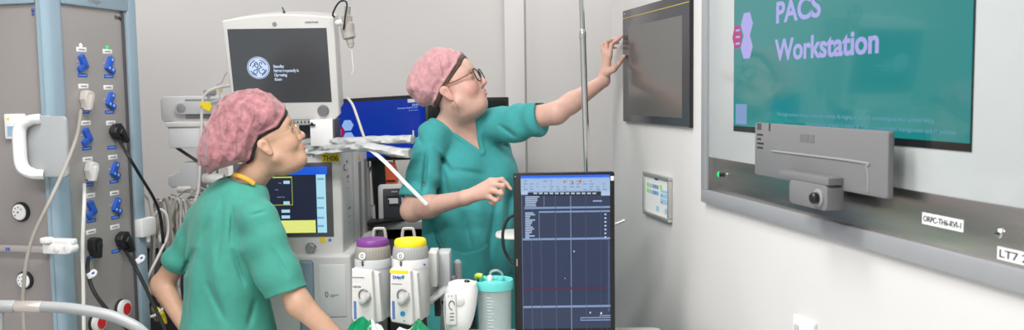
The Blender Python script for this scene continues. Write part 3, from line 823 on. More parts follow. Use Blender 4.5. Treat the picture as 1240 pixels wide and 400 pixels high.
mb.build('value_dashes', scr('dash_pixels', (120, 130, 160), 1.0), dbz, smooth=False)
# room label sticker
a = A(389.5, 186.5); b = A(411, 196)
mb = MB(); mb.box(a.x, b.x, -.0015, .001, b.z, a.z); lb = mb.build('room_sticker', mat('yellow_sticker', (.80, .62, .0), .5), am, smooth=False)
text('lettering', 'TH06', .028, M_txt, lb, (a.x + .004, -.002, b.z + .0045), bold=.0003, width=b.x - a.x - .009)
q = A(370, 189); mb = MB(); mb.box(q.x, q.x + .02, -.001, .001, q.z - .002, q.z + .002); mb.box(q.x + .026, q.x + .034, -.001, .001, q.z - .005, q.z + .005); mb.build('front_lettering', M_gtxt, am, smooth=False)
a = A(388, 287.5); b = A(394, 294); mb = MB(); mb.box(a.x, b.x, -.0015, .001, b.z, a.z); mb.build('small_sticker', mat('yellow_sticker', (.8, .62, 0), .5), am)
q = A(399.5, 291); mb = MB(); mb.lathe([(.0065, 0), (.0065, .002)], (q.x, 0.001, q.z), axis='y', seg=16); mb.build('status_led', mat('blue_spot', (.1, .2, .5), .4), am)
q = A(376.8, 300.5); mb = MB(); mb.lathe([(.0225, 0), (.0225, .006), (.019, .010)], (q.x, .001, q.z), axis='y', seg=28)
rg = mb.build('rotary_knob', M_chrome, am); mb = MB(); mb.lathe([(.0165, 0), (.0165, .016), (.014, .018)], (q.x, .0, q.z), axis='y', seg=28); mb.build('knob_cap', mat('knob_silver', (.36, .36, .37), .4, .4), rg)
# lower cabinet, a little proud of the display
a = A(424.5, 309, -.05)
mb = MB(); mb.box(WL - .02, a.x, -.05, dep - .02, .16, a.z, bev=.012, seg=3); lc = mb.build('lower_cabinet', M_white2, am)
mb = MB(); mb.box(A(386, 320, -.05).x, A(418, 320, -.05).x, -.0535, -.045, A(386, 384, -.05).z, A(386, 321, -.05).z, bev=.002); mb.build('front_cover', M_white, lc)
mb = MB(); mb.box(A(361, 320, -.06).x, A(379, 320, -.06).x, -.062, -.045, .2, A(370, 316, -.06).z, bev=.012, seg=3); mb.build('blue_side_band', M_blue, lc)
q = A(400, 358, -.055); mb = MB(); mb.box(q.x, q.x + .032, -.055, -.053, q.z, q.z + .0025); mb.box(q.x, q.x + .015, -.055, -.053, q.z - .006, q.z - .004); mb.build('cover_lettering', M_gtxt, lc, smooth=False)
mb = MB(); mb.tube([(q.x - .014 + .005 * math.sin(t), -.0545, q.z + .004 + .010 * math.cos(t)) for t in [k * .7 for k in range(10)]], .0012, 5, 2); mb.build('cover_logo', M_dg, lc)
mb = MB()
for x_ in (WL + .04, -.03):
    for y_ in (.0, dep - .12): mb.cyl((x_ - .015, y_ + .03, .05), (x_ + .015, y_ + .03, .05), .05, bev=.006)
mb.build('caster_wheels', M_dg, am)
mb = MB(); mb.box(WL - .02, .06, -.06, dep, .09, .17, bev=.015); mb.build('chassis', M_lg, am)
# top tray
a = A(360, 174.5, .0)
mb = MB(); mb.box(WL, -.0, .02, dep, ztop - .004, ztop + .012, bev=.004); mb.build('top_shelf', M_lg, am)
# monitor post and white module standing on the machine
a = A(363, 150, .14); b = A(376, 168, .14)
mb = MB(); mb.box(a.x, b.x, .12, .2, ztop + .012, G(350, 146).z + pc0.z + .02 if False else A(363, 140, .14).z, bev=.006); mb.build('monitor_post', mat('slate_plastic', (.05, .065, .08), .4), am)
wm = thing('white_module', 'plain white box module under the patient monitor on top of the machine', 'module', (P(389, 175, 3.42).x, 3.42, 0))
a = hit(wm, 1, -.05, 375, 148); b = hit(wm, 1, -.05, 403.5, 172)
mb = MB(); mb.box(a.x, b.x, -.05, .08, ztop + .012, a.z + .01, bev=.004); wb = mb.build('module_case', M_white, wm)
wm_z = ztop + .012
mb = MB(); mb.box(b.x - .001, b.x + .006, -.048, .07, ztop + .012, a.z + .01, bev=.001); mb.build('side_rubber', M_dg, wm)
q = hit(wm, 1, -.05, 378, 152); mb = MB(); mb.box(q.x - .01, q.x + .012, -.06, -.05, q.z + .0, q.z + .005); mb.ball((q.x, -.055, q.z + .007), .005, 8); mb.build('latch', M_blk, wm)

# plastic-wrapped breathing tubes lying on the machine top and sticking out to the right
Yt = 3.30
def strap(name, label, pts, fl, m=None, up=(0, 0, 1)):
    o = thing(name, label, 'wrapped tube', tuple(pts[0]), group=None)
    mb = MB(); mb.tube(pts, .01, 12, 7, flat=fl, up=up)
    if m is None:
        for v in mb.bm.verts:
            c_ = v.co
            v.co = c_ + Vector((0, .006 * math.sin(c_.x * 60 + c_.z * 200), .0016 * math.sin(c_.x * 50 + c_.y * 160) + .0014 * math.sin(c_.x * 143 + c_.y * 190)))
    mb.build('plastic_film', m or M_plast, o, world=True)
    return o
o = strap('wrapped_tube', 'upper of the milky plastic wrapped tubes lying across the machine top', [P(366, 173, Yt + .25), P(400, 171.5, Yt + .12), P(430, 171, Yt), P(470, 169.5, Yt - .04), P(500, 168.5, Yt - .06)], (.03, .0150))
mb = MB(); mb.tube([P(495, 168, Yt - .06), P(500, 166, Yt - .06), P(500.5, 158, Yt - .06)], .003, 6); mb.build('film_tip', M_plast, o, world=True)
o = strap('wrapped_tube', 'lower crumpled milky plastic wrapped tube ending beside the standing person', [P(366, 181, Yt + .2), P(405, 180, Yt + .06), P(440, 178, Yt - .04), P(458, 180, Yt - .06), P(478, 184, Yt - .07), P(497, 185.5, Yt - .08)], (.03, .0175))
o = strap('paper_strap', 'narrow white strap slanting down in front of the standing person sleeve', [P(440, 177, Yt - .06), P(452, 184, Yt - .08), P(470, 200, Yt - .09), P(492, 223, Yt - .1), P(505, 236, Yt - .1), P(517, 248, Yt - .1)], (.0072, .0018), M_wrap, up=(.3, -1, .2))
o['category'] = 'strap'
o = strap('wrapped_tube', 'white film tube lying along the front edge of the machine top', [P(352, 188, Yt + .06), P(375, 186, Yt + .04), P(410, 183.5, Yt + .02), P(440, 180, Yt)], (.02, .006))

# ------------------------------------------------------------------ vaporizers
def vaporizer(px, name, label, mcap, Yv, yel=False):
    c = P(px, 340, Yv)
    o = thing(name, label, 'vaporizer', (c.x, Yv, 0), (0, 0, R(-12)), group=None)
    f = lambda x, y: hit(o, 1, 0, x, y)
    zt = f(px, 289).z; zb = f(px, 388).z
    s = (zt - zb) / .245
    r = .054 * s
    zc = lambda t: zb + (zt - zb) * t
    mb = MB(); mb.lathe([(r * .93, zc(.06)), (r * .98, zc(.08)), (r * .98, zc(.66)), (r * 1.0, zc(.665)), (r * 1.0, zc(.76)), (r * .96, zc(.775))], (0, 0, 0), seg=40)
    bd = mb.build('body', M_lg if not yel else M_white2, o)
    mb = MB(); mb.lathe([(r * .97, zc(.77)), (r * .99, zc(.79)), (r * .93, zc(.90)), (r * .86, zc(.925))], (0, 0, 0), seg=40); dl = mb.build('dial', mat('dial_taupe', (.30, .28, .25), .5) if not yel else mat('dial_grey', (.36, .36, .35), .5), o)
    mb = MB()
    for k in range(36):
        a = 2 * PI * k / 36; mb.cyl((r * .965 * math.cos(a), r * .965 * math.sin(a), zc(.80)), (r * .92 * math.cos(a), r * .92 * math.sin(a), zc(.89)), r * .028, seg=6)
    mb.build('knurling', mat('dial_taupe2', (.24, .22, .20), .5) if not yel else mat('dial_grey2', (.30, .30, .29), .5), dl)
    mb = MB(); mb.lathe([(r * .87, zc(.915)), (r * .885, zc(.925)), (r * .87, zc(.975)), (r * .80, zc(.995)), (.001, zc(1.0))], (0, 0, 0), seg=40); mb.build('dial_cap', mcap, o)
    # front block
    x0, x1 = -r * .80, r * .40
    zf = zc(.68)
    mb = MB()
    mb.poly([(x0, zc(.10)), (x0 + .004, zc(.045)), (x1 - .003, zc(.01)), (x1 + .006, zc(.03)), (x1, zf - .005), (x0 + .004, zf)], -r * 1.32, -r * .2, bev=.005, seg=3)
    fb = mb.build('front_block', M_white2, o)
    mb = MB(); mb.poly([(x1 - .001, zc(.03)), (x1 + .022 * s, zc(.05)), (x1 + .015 * s, zf - .014), (x1 - .001, zf - .006)], -r * 1.02, -r * .2, bev=.004); mb.build('side_wing', M_white2, o)
    ft = -r * 1.32
    mb = MB(); mb.lathe([(r * .19, 0), (r * .19, .005)], (-r * .22, -r * .97, zc(.825)), axis='y', seg=20); z_ = mb.build('zero_button', M_lab, dl)
    mb = MB(); mb.tube([(-r * .22 + r * .07 * math.cos(t * .785), -r * .97 - .0055, zc(.825) + r * .10 * math.sin(t * .785)) for t in range(9)], .0008, 5, 2); mb.build('zero_mark', M_txt, z_)
    mb = MB(); mb.poly([(-r * .30, zc(.735)), (-r * .14, zc(.735)), (-r * .22, zc(.765))], -r * 1.01, -r * .9); mb.poly([(-r * .30, zc(.725)), (-r * .14, zc(.725)), (-r * .22, zc(.70))], -r * 1.01, -r * .9); mb.build('index_arrow', M_txt, bd)
    # filler ring, nozzle, sight glass
    cx, cz = -r * .06, zc(.375)
    mb = MB(); mb.tube([(cx + r * .28 * math.cos(t * PI / 8), ft - .002, cz + r * .30 * math.sin(t * PI / 8)) for t in range(17)], .0022, 6, 2); mb.build('filler_ring', mat('ring_grey', (.2, .2, .21), .4, .4), fb)
    mb = MB(); mb.tube([(cx - r * .22, ft + .004, cz - r * .3), (cx - .002, ft - .008, cz - r * .34), (cx + r * .24, ft - .008, cz - r * .1), (cx + r * .26, ft, cz + r * .12)], [.008 * s, .011 * s, .009 * s, .006 * s], 10, 6); mb.build('filler_nozzle', mat('nozzle_grey', (.42, .42, .41), .4), fb)
    mb = MB(); mb.rrect(x0 + .008, x0 + .016, zc(.08), zc(.30), ft - .001, ft + .002, .003); mb.build('sight_glass', mat('sight_blue', (.10, .17, .42), .2), fb)
    mb = MB(); mb.ball((x0 + r * .8, ft, zc(.065)), .002, 8); mb.build('drain_mark', M_txt, fb)
    if yel:
        mb = MB(); mb.box(x0 + .003, x1 - .006, ft - .0006, ft + .001, zc(.635), zc(.68) - .003); mb.build('yellow_band', M_yel, fb)
        text('block_lettering', 'Dräger', .012 * s, M_btxt, fb, (x0 + .012, ft - .001, zc(.57)), bold=.0004)
        mb = MB(); mb.lathe([(.0045, 0), (.0045, .001)], (x0 + .044, ft, zc(.595)), axis='y', seg=14); mb.build('green_spot', mat('green_spot', (0, .4, .12), .4), fb)
        mb = MB(); mb.lathe([(.008, 0), (.008, .001)], (x0 + .040, ft, zc(.15)), axis='y', seg=20); mb.build('blue_spot', mat('cyan_spot', (0, .27, .5), .4), fb)
        mb = MB(); mb.ball((r * .95, -.03, zc(.71)), .0035, 8); mb.build('screw', M_btxt, bd)
        mb = MB(); mb.box(x0 + .008, x0 + .040, ft - .0006, ft + .001, zc(.50), zc(.51)); mb.build('block_lettering', M_gtxt, fb)
    else:
        mb = MB(); mb.box(x0 + .006, x0 + .044, ft - .0006, ft + .001, zc(.575), zc(.588)); mb.build('block_lettering', M_gtxt, fb)
        mb = MB(); mb.box(x0 + .006, x0 + .035, ft - .0006, ft + .001, zc(.44), zc(.50)); lb = mb.build('barcode_label', M_lab, fb)
        mb = MB()
        for k in range(8): mb.box(x0 + .008 + k * .0033, x0 + .0098 + k * .0033, ft - .001, ft, zc(.455), zc(.485))
        mb.build('barcode_bars', M_txt, lb, smooth=False)
    return o
va = vaporizer(452.5, 'vaporizer', 'grey anaesthetic vaporizer with a purple dial cap', M_pur, 2.70)
vb = vaporizer(498, 'vaporizer', 'white anaesthetic vaporizer with a yellow dial cap', M_yel, 2.66, True)
# back bar that carries the vaporizers
bb = thing('vaporizer_rack', 'light grey mounting rack behind and beside the two vaporizers', 'rack', (P(475, 340, 2.80).x, 2.80, 0))
def B(px, py, y=0): return hit(bb, 1, y, px, py)
a = B(432, 312); b = B(545, 340)
mb = MB(); mb.box(a.x, b.x, -.0, .03, B(450, 372).z, B(450, 312).z, bev=.006); mb.build('back_bar', M_lg, bb)
a = B(519, 304, -.06); b = B(531, 345, -.06); mb = MB(); mb.box(a.x, b.x, -.10, .0, b.z, a.z, bev=.005); mb.build('end_block', M_white2, bb)
a = B(530, 306, -.02); b = B(546, 364, -.02); mb = MB(); mb.box(a.x, b.x, -.03, .06, b.z, a.z, bev=.005); mb.build('side_plate', M_lg, bb)
a = B(554, 316, .06); b = B(554, 350, .06); mb = MB(); mb.tube([(a.x, .06, b.z - .2), (a.x, .06, b.z), (a.x, .06, a.z - .02), (a.x, .06, a.z - .008)], .0145, 16, 4); mb.ball((a.x, .06, a.z - .010), .0145, 16); mb.build('round_post', mat('post_grey', (.33, .34, .35), .4), bb)
mb = MB(); mb.tube([B(517, 368, -.08), B(524, 362, -.08), B(534, 354, -.06), B(540, 350, -.03)], .01, 10, flat=(.016, .010)); mb.cyl(B(516, 373, -.09), B(516, 362, -.09), .0125, bev=.003); mb.build('locking_lever', M_white2, bb)
a = B(526, 358, -.04); mb = MB(); mb.box(a.x, a.x + .018, -.05, -.02, B(526, 383, -.04).z, a.z, bev=.003); mb.build('rubber_stop', M_blk, bb)
for px in (452, 487):
    q0 = B(px, 291, .0); q1 = B(px + 15, 277, .0); q1.y = 0
    mb = MB(); mb.tube([(q0.x, 0, q0.z - .06), (q0.x, 0, q0.z), (q0.x + .004, 0, q1.z - .004), (q0.x + .012, 0, q1.z), (q1.x - .012, 0, q1.z), (q1.x - .004, 0, q1.z - .004), (q1.x, 0, q0.z), (q1.x, 0, q0.z - .06)], .005, 8, 4)
    mb.build('carry_loop', mat('loop_putty', (.42, .41, .38), .45), bb)
bb_l = B(450, 345).z
mb = MB(); x_ = B(438, 340).x; mb.box(x_, x_ + .05, .0, .05, .70, bb_l + .02, bev=.005); x2 = B(532, 340).x; mb.box(x2, x2 + .05, .0, .05, .70, bb_l + .02, bev=.005); mb.build('support_column', M_mg, bb)

# ------------------------------------------------------------------ worktop under the vaporizers
WZ = .735
wt = thing('equipment_trolley', 'white topped trolley under the vaporizers and the upright display', 'trolley', (-.15, 2.55, 0))
mb = MB(); mb.rrect(-.62, .62, -.27, .29, WZ - .03, WZ, .03, .004, plane='xy'); mb.build('worktop', M_white2, wt)
mb = MB(); mb.box(-.58, .58, -.23, .26, .14, WZ - .03, bev=.008); cbn = mb.build('cabinet', M_lg, wt)
for k in range(3):
    z = .16 + k * .18; mb = MB(); mb.box(-.56, .56, -.245, -.228, z, z + .165, bev=.004); dr = mb.build('drawer', M_white2, wt)
    mb = MB(); mb.box(-.12, .12, -.262, -.244, z + .11, z + .125, bev=.004); mb.build('handle', M_mg, dr)
mb = MB()
for x in (-.5, .5):
    for y in (-.18, .2): mb.cyl((x - .012, y, .045), (x + .012, y, .045), .045, bev=.005); mb.box(x - .02, x + .02, y - .02, y + .02, .05, .15)
mb.build('casters', M_dg, wt)
# drape under the vaporizers
random.seed(3)
def pack(label, cx, cy, cz, sx, sy, sz, rz, ax, stripe, m=M_green, zr=0.0):
    o = thing('sterile_pack', label, 'pack', (cx, cy, WZ), (0, 0, R(rz)))
    n = 16; mb = MB(); rng = random.Random(int(cx * 1000) + int(rz))
    V = []
    for i in range(n + 1):
        row = []
        for j in range(n + 1):
            u = i / n * 2 - 1; v = j / n * 2 - 1
            hgt = (1 - u * u) * (1 - abs(v) ** 2.4) * (1 - .22 * abs(math.sin(u * 5 + v * 3)))
            wv = .010 * math.sin(u * 9 + v * 4 + rz) + .007 * math.sin(v * 13 - u * 5)
            row.append(mb.bm.verts.new((u * sx, v * sy, (cz - WZ - sz) * 0 + sz * 2 * hgt + wv * hgt + .002 + zr * (u + 1) * .5 * hgt)))
        V.append(row)
    for i in range(n):
        for j in range(n):
            mb.bm.faces.new((V[i][j], V[i + 1][j], V[i + 1][j + 1], V[i][j + 1]))
    # flat underside
    e = [V[i][0] for i in range(n + 1)] + [V[n][j] for j in range(1, n + 1)] + [V[i][n] for i in range(n - 1, -1, -1)] + [V[0][j] for j in range(n - 1, 0, -1)]
    mb.bm.faces.new(e[::-1])
    cells = []
    b = mb.build('wrapper', m, o, ang=80)
    if stripe is not None:
        mb = MB(); u0, u1 = stripe
        S = []
        for i in range(9):
            row = []
            for j in range(n + 1):
                u = u0 + (u1 - u0) * i / 8; v = (j / n * 2 - 1) * .9
                hgt = (1 - u * u) * (1 - abs(v) ** 2.4) * (1 - .22 * abs(math.sin(u * 5 + v * 3)))
                wv = .010 * math.sin(u * 9 + v * 4 + rz) + .007 * math.sin(v * 13 - u * 5)
                row.append(mb.bm.verts.new((u * sx, v * sy, sz * 2 * hgt + wv * hgt + .004 + zr * (u + 1) * .5 * hgt)))
            S.append(row)
        for i in range(8):
            for j in range(n): mb.bm.faces.new((S[i][j], S[i + 1][j], S[i + 1][j + 1], S[i][j + 1]))
        mb.build('white_panel', M_wrap, b, ang=80)
    return o
q = P(440, 392, 2.50); pack('green and white wrapped pack in front of the purple capped vaporizer', q.x, 2.50, 0, .11, .10, .062, 20, 0, (.15, .55))
q = P(505, 390, 2.50); pack('green and white wrapped pack in front of the yellow capped vaporizer', q.x, 2.50, 0, .105, .10, .060, -25, 0, (-.5, -.15))
q = P(472, 400, 2.40); pack('shiny green pack between the two other wrapped packs', q.x, 2.36, 0, .07, .07, .05, 60, 0, (.0, .5))

# ------------------------------------------------------------------ white suction regulator
sr = thing('suction_regulator', 'white handheld suction unit with black nozzle leaning beside the canister', 'suction unit', (P(557, 370, 2.60).x, 2.60, 0))
def S(px, py, y=0): return hit(sr, 1, y, px, py)
mb = MB(); rings = []
for (py, xl, xr_, dp) in ((341, 548, 571, .03), (343, 543, 577, .038), (352, 541.5, 579, .042), (370, 540, 577, .044), (385, 540, 574, .044), (396, 541, 570, .04), (401, 545, 566, .03)):
    a = S(xl, py); b = S(xr_, py); cx = (a.x + b.x) / 2; hw = (b.x - a.x) / 2; rr = []
    for k in range(28):
        t = 2 * PI * k / 28; c_, s_ = math.cos(t), math.sin(t)
        rr.append(Vector((cx + hw * abs(c_) ** .75 * (1 if c_ > 0 else -1), dp * abs(s_) ** .75 * (1 if s_ > 0 else -1), a.z)))
    rings.append(rr)
mb.loft(rings[::-1]); bd = mb.build('housing', M_white, sr)
a = S(562, 352, -.0); mb = MB(); mb.cyl(S(564, 350, -.02), S(566, 339.5, -.01), .011, .008, bev=.002); mb.lathe([(.017, 0), (.017, .004)], S(565, 350, -.015), seg=20); mb.build('nozzle', M_blk, sr)
a = S(539.5, 355, -.04); b = S(553, 393, -.04); mb = MB(); mb.rrect(a.x, b.x, b.z, a.z, -.052, -.03, .006, .003); pn = mb.build('front_plate', M_white2, sr)
mb = MB(); q = S(547, 370, -.053)
mb.tube([(q.x + .008 * math.cos(t), -.0525, q.z + .013 * math.sin(t)) for t in [k * .7 for k in range(8)]], .0012, 5, 2)
for py in (380, 384, 388): z = S(546, py, -.053).z; mb.box(q.x - .006, q.x + .006, -.0528, -.051, z - .001, z + .001)
for px in (543, 547): z = S(px, 359, -.053); mb.ball((z.x, -.052, z.z), .0016, 6)
mb.build('plate_print', M_txt, pn)
a = S(556, 366, -.05); mb = MB(); mb.lathe([(.016, 0), (.016, .008), (.013, .010)], (a.x, -.036, a.z), axis='y', seg=24); mb.build('selector_knob', M_white2, sr)
mb = MB(); mb.tube([S(541, 405, -.05), S(538.5, 385, -.05), S(538.5, 362, -.05), S(545, 345, -.04), S(556, 340.5, -.03), S(566, 345, -.035)], .0028, 8); mb.build('clear_tube', M_clear, sr)
q = S(556, 400); mb = MB(); mb.cyl((q.x, 0, WZ), (q.x, 0, q.z + .01), .02, bev=.003); mb.build('stand_foot', M_mg, sr)

# ------------------------------------------------------------------ suction canister
sc_ = thing('suction_canister', 'clear plastic suction canister with a turquoise lid beside the upright display', 'canister', (P(599, 380, 2.66).x, 2.66, WZ))
zt = hit(sc_, 1, 0, 599, 342).z; r_ = hit(sc_, 1, 0, 622, 345).x
zt = hit(sc_, 1, -r_, 599, 350).z
mb = MB(); mb.lathe([(r_ * .80, 0), (r_ * .82, .004), (r_ * .90, zt - .004), (r_ * .93, zt), (r_ * .90, zt), (r_ * .87, zt - .006), (r_ * .79, .006), (.001, .006)], seg=48, cap=False); cv = mb.build('vessel', M_clear, sc_)
mb = MB(); mb.lathe([(r_ * .72, .0065), (r_ * .76, zt * .55), (r_ * .74, zt * .9), (.001, zt * .91)], seg=36); mb.build('liner', mat('liner_film', (.62, .70, .68), .35, alpha=.14, bump=.6, bscale=30), cv)
mb = MB()
for k in range(14):
    z = .03 + k * (zt - .05) / 14; rr = r_ * (.82 + .08 * z / zt) + .0006
    a0, a1 = -2.0, -1.75 if k % 2 else -1.62
    mb.tube([(rr * math.cos(a0 + (a1 - a0) * t / 4), rr * math.sin(a0 + (a1 - a0) * t / 4), z) for t in range(5)], .0008, 4, 1)
mb.build('volume_scale', M_lab, cv)
mb = MB(); mb.lathe([(r_ * .90, zt - .012), (r_ * .99, zt - .010), (r_ * 1.0, zt + .010), (r_ * .97, zt + .016), (r_ * .90, zt + .014), (r_ * .86, zt + .006), (r_ * .5, zt + .012), (.001, zt + .014)], seg=48); ld = mb.build('lid', M_teal, sc_)
mb = MB(); mb.cyl((-.012, -.01, zt + .01), (-.012, -.01, zt + .03), .008, bev=.002); mb.build('white_port', M_white, ld)
mb = MB(); mb.cyl((.02, .0, zt + .01), (.02, .0, zt + .024), .012, bev=.003); mb.cyl((-.03, .02, zt + .01), (-.03, .02, zt + .022), .010, bev=.003); mb.box(-.03, .02, .004, .014, zt + .012, zt + .019, bev=.003); mb.build('lid_port', M_teal, ld)
mb = MB(); mb.tube([(-.012, -.01, zt + .028), (-.008, -.012, zt + .042), (.01, -.014, zt + .046), (.024, -.006, zt + .034), (.022, 0, zt + .022)], .004, 8); mb.build('clear_elbow', M_clear, ld)
q = hit(sc_, 1, 0, 571, 334)
mb = MB(); mb.cyl((-r_ * .9, .01, zt + .0), (-r_ * .9, .01, zt + .024), .007); el = mb.build('black_connector', M_blk, sc_)
mb = MB(); mb.tube([(-r_ * .9, .01, zt + .020), (-r_ * .85, .0, zt + .028), (-r_ * .6, -.005, zt + .027)], .008, 10, 5); mb.build('lime_elbow', mat('lime_plastic', (.45, .55, .05), .35), el)

# ------------------------------------------------------------------ portrait display
YD = 2.70
pd_ = thing('upright_display', 'black portrait display standing upright with a dark blue anaesthetic chart', 'display', (P(683, 300, YD).x, YD, WZ), (0, 0, R(0)))
def D(px, py, y=0): return hit(pd_, 1, y, px, py)
a = D(621.5, 208); b = D(745.5, 210); zT = (a.z + b.z) / 2; x0 = a.x; x1 = D(744.5, 300).x; zB = zT - .505
print('disp', x0, x1, zT, zB)
mb = MB(); mb.rrect(x0, x1, zB, zT, 0, .022, .006, .002); mb.rrect(x0 + .02, x1 - .02, zB + .04, zT - .04, .02, .05, .02, .008); cs = mb.build('casing', M_blk, pd_)
mb = MB(); mb.box(-.03, .03, .05, .075, -.0 + .01, zT - .25, bev=.006); mb.build('stand_neck', M_dg, pd_)
mb = MB(); mb.rrect(-.11, .11, -.02, .16, 0, .014, .03, .004, plane='xy'); mb.build('stand_foot', M_dg, pd_)
s0 = D(630.5, 213); s1 = D(738.5, 213)
sx0_, sx1_ = s0.x, s1.x; szT = s0.z; szB = zB + .022
def SD(name, rs, m, y=-.0008, par=None):
    mb = MB()
    for (px0, py0, px1, py1) in rs:
        a = D(px0, py0, y); b = D(px1, py1, y)
        mb.box(max(sx0_, a.x), min(sx1_, b.x), y, y + .0012, min(a.z, b.z), max(a.z, b.z))
    return mb.build(name, m, par or pd_, smooth=False)
mb = MB(); mb.box(sx0_, sx1_, -.0008, .001, szB, szT); sn = mb.build('screen', scr('chart_navy', (40, 53, 82), 1.0, .15), pd_, smooth=False)
Y1, Y2, Y3 = -.0012, -.0016, -.0020
SD('title_bar', [(630, 213, 740, 216)], scr('title_blue_pixels', (25, 105, 235), 1.0), Y1, sn)
tb = SD('toolbar', [(630, 216, 740, 232)], scr('toolbar_pixels', (160, 185, 218), 1.0), Y1, sn)
rng = random.Random(5)
SD('toolbar_marks', [(x, y, x + rng.uniform(1.5, 5), y + 1.0) for y in (219, 222.5, 226, 229) for x in range(634, 735, 8) if rng.random() < .75], scr('toolbar_mark_pixels', (110, 135, 175), 1.0), Y2, tb)
SD('toolbar_icons', [(682.5, 219, 684.5, 222), (692.5, 219.5, 694.5, 222.5), (701.5, 218, 704, 222)], scr('icon_pixels', (190, 110, 60), 1.0), Y3, tb)
SD('dark_tab_row', [(640, 232, 727, 236.5)], scr('near_black_pixels', (18, 20, 30), 1.0), Y1, sn)
SD('tab_lettering', [(646 + k * 6.5, 233.5, 650.5 + k * 6.5, 235.3) for k in range(12)] + [(631, 232, 639, 236), (728, 232, 740, 237)], scr('tab_pixels', (175, 195, 225), 1.0), Y2, sn)
lines = [(658.5, 237, 659.2, 252), (635, 251.2, 740, 252.0), (653, 256, 740, 256.8), (652.5, 256, 653.4, 289), (633, 289, 740, 290), (734.5, 256, 735.3, 400), (631.5, 234, 634, 402), (691.3, 237, 691.9, 400), (634, 371, 740, 372), (726, 382, 740, 383), (703, 384.5, 740, 385.3), (703, 387.5, 740, 388.3), (703, 384.5, 703.8, 388)]
SD('chart_lines', lines, scr('line_pixels', (125, 150, 190), 1.0), Y1, sn)
SD('chart_grid', [(673, 237, 673.5, 400), (709.5, 237, 710, 400), (727.5, 237, 728, 400), (655.5, 290, 656, 400), (644, 290, 644.4, 400)], scr('grid_pixels', (62, 78, 112), 1.0), Y1, sn)
SD('red_line', [(634, 349, 734, 349.9)], scr('dark_red_pixels', (82, 36, 66), 1.0), Y2, sn)
SD('row_lettering', [(636, 238 + k * 2.2, 636 + rng.uniform(12, 21), 239.2 + k * 2.2) for k in range(6)] + [(636, 257.5 + k * 2.15, 636 + rng.uniform(5, 12), 258.8 + k * 2.15) for k in range(15)] + [(718, 243, 729, 244.2)], scr('row_pixels', (165, 185, 215), 1.0), Y2, sn)
SD('value_marks', [(732, 259 + k * 4.6, 734.2, 260.6 + k * 4.6) for k in range(7)] + [(694.5, 304, 696, 305.5), (714, 378, 715.5, 380), (727, 378.5, 729, 381), (684, 337, 684.8, 338)], scr('mark_pixels', (200, 215, 235), 1.0), Y2, sn)
SD('edge_scale', [(736.5, 292 + k * 2.4, 738.2, 293.2 + k * 2.4) for k in range(36)], scr('grid2_pixels', (95, 118, 160), 1.0), Y2, sn)
a = D(739.5, 213.5, -.001); mb = MB(); mb.box(a.x, a.x + .010, -.0012, .001, a.z - .014, a.z, bev=.0003); mb.build('corner_sticker', M_lab, cs)
q = D(626, 314); mb = MB(); mb.box(q.x - .002, q.x + .002, -.0008, .001, q.z - .022, q.z); mb.build('maker_lettering', M_mg, cs)
mb = MB(); q = D(624, 214); mb.ball((q.x, 0, q.z), .0018, 8); mb.build('camera_dot', M_lg, cs)
# black cable loop
lp = thing('cable_loop', 'black cable looping out from behind the upright display', 'cable', tuple(P(626, 262, 2.74)))
mb = MB(); mb.tube([P(634, 257, 2.755), P(624, 260, 2.76), P(614, 267, 2.77), P(609, 282, 2.77), P(610, 300, 2.77), P(616, 313, 2.77), P(626, 322, 2.76), P(636, 325, 2.76)], .0048, 10); mb.build('cable', M_rub, lp, world=True)

# ------------------------------------------------------------------ drip stand
dp = thing('drip_stand', 'tall polished metal drip stand behind the upright display', 'drip stand', (P(710, 208, 3.0).x, 3.0, 0))
b0 = P(712.5, 260, 3.0); b1 = P(703.5, -6, 3.0)
dirv = (b1 - b0).normalized()
top = b0 + dirv * ((2.25 - b0.z) / dirv.z); bot = b0 + dirv * ((.12 - b0.z) / dirv.z)
mid = P(705.5, 40, 3.0)
mb = MB(); mb.cyl(bot, mid + (0 * dirv), .0105); mb.build('outer_tube', M_chrome, dp, world=True)
mb = MB(); mb.cyl(mid - dirv * .02, top, .0082); mb.build('inner_tube', M_chrome, dp, world=True)
mb = MB(); mb.lathe([(.0105, -.02), (.0115, -.018), (.0115, 0), (.0085, .012)], mid, seg=20); mb.build('collar', M_chrome, dp, world=True)
for k in range(4):
    a = R(-9 + 180) + k * PI / 2 if False else PI + k * PI / 2
    mb = MB(); e = Vector((math.cos(a), math.sin(a), 0))
    rg = P(668, -6, 3.0)
    ln = (top.x - rg.x) if k == 0 else .12
    zz = rg.z if k == 0 else top.z - .05
    mb.tube([top - dirv * .02, top + e * ln * .5 + Vector((0, 0, -.01)), top + e * (ln - .02) + Vector((0, 0, -.03)), Vector((top.x, top.y, 0)) + e * (ln + .018) + Vector((0, 0, zz + .03)), Vector((top.x, top.y, 0)) + e * (ln + .0) + Vector((0, 0, zz + .002)), Vector((top.x, top.y, 0)) + e * (ln - .02) + Vector((0, 0, zz + .012))], .0036, 8, 7)
    mb.build('hook', M_chrome, dp, world=True)
mb = MB()
for k in range(5):
    a = 2 * PI * k / 5 + .4; mb.tube([(bot.x, bot.y, .13), (bot.x + .12 * math.cos(a), bot.y + .12 * math.sin(a), .10), (bot.x + .19 * math.cos(a), bot.y + .19 * math.sin(a), .07)], .012, 8, 4)
    mb.cyl((bot.x + .19 * math.cos(a), bot.y + .19 * math.sin(a) - .01, .03), (bot.x + .19 * math.cos(a), bot.y + .19 * math.sin(a) + .01, .03), .03)
mb.build('wheeled_base', M_dg, dp, world=True)
mb = MB(); q = P(713, 272, 3.0); mb.cyl(q - Vector((0, 0, .03)), q + Vector((0, 0, .03)), .02, bev=.004)
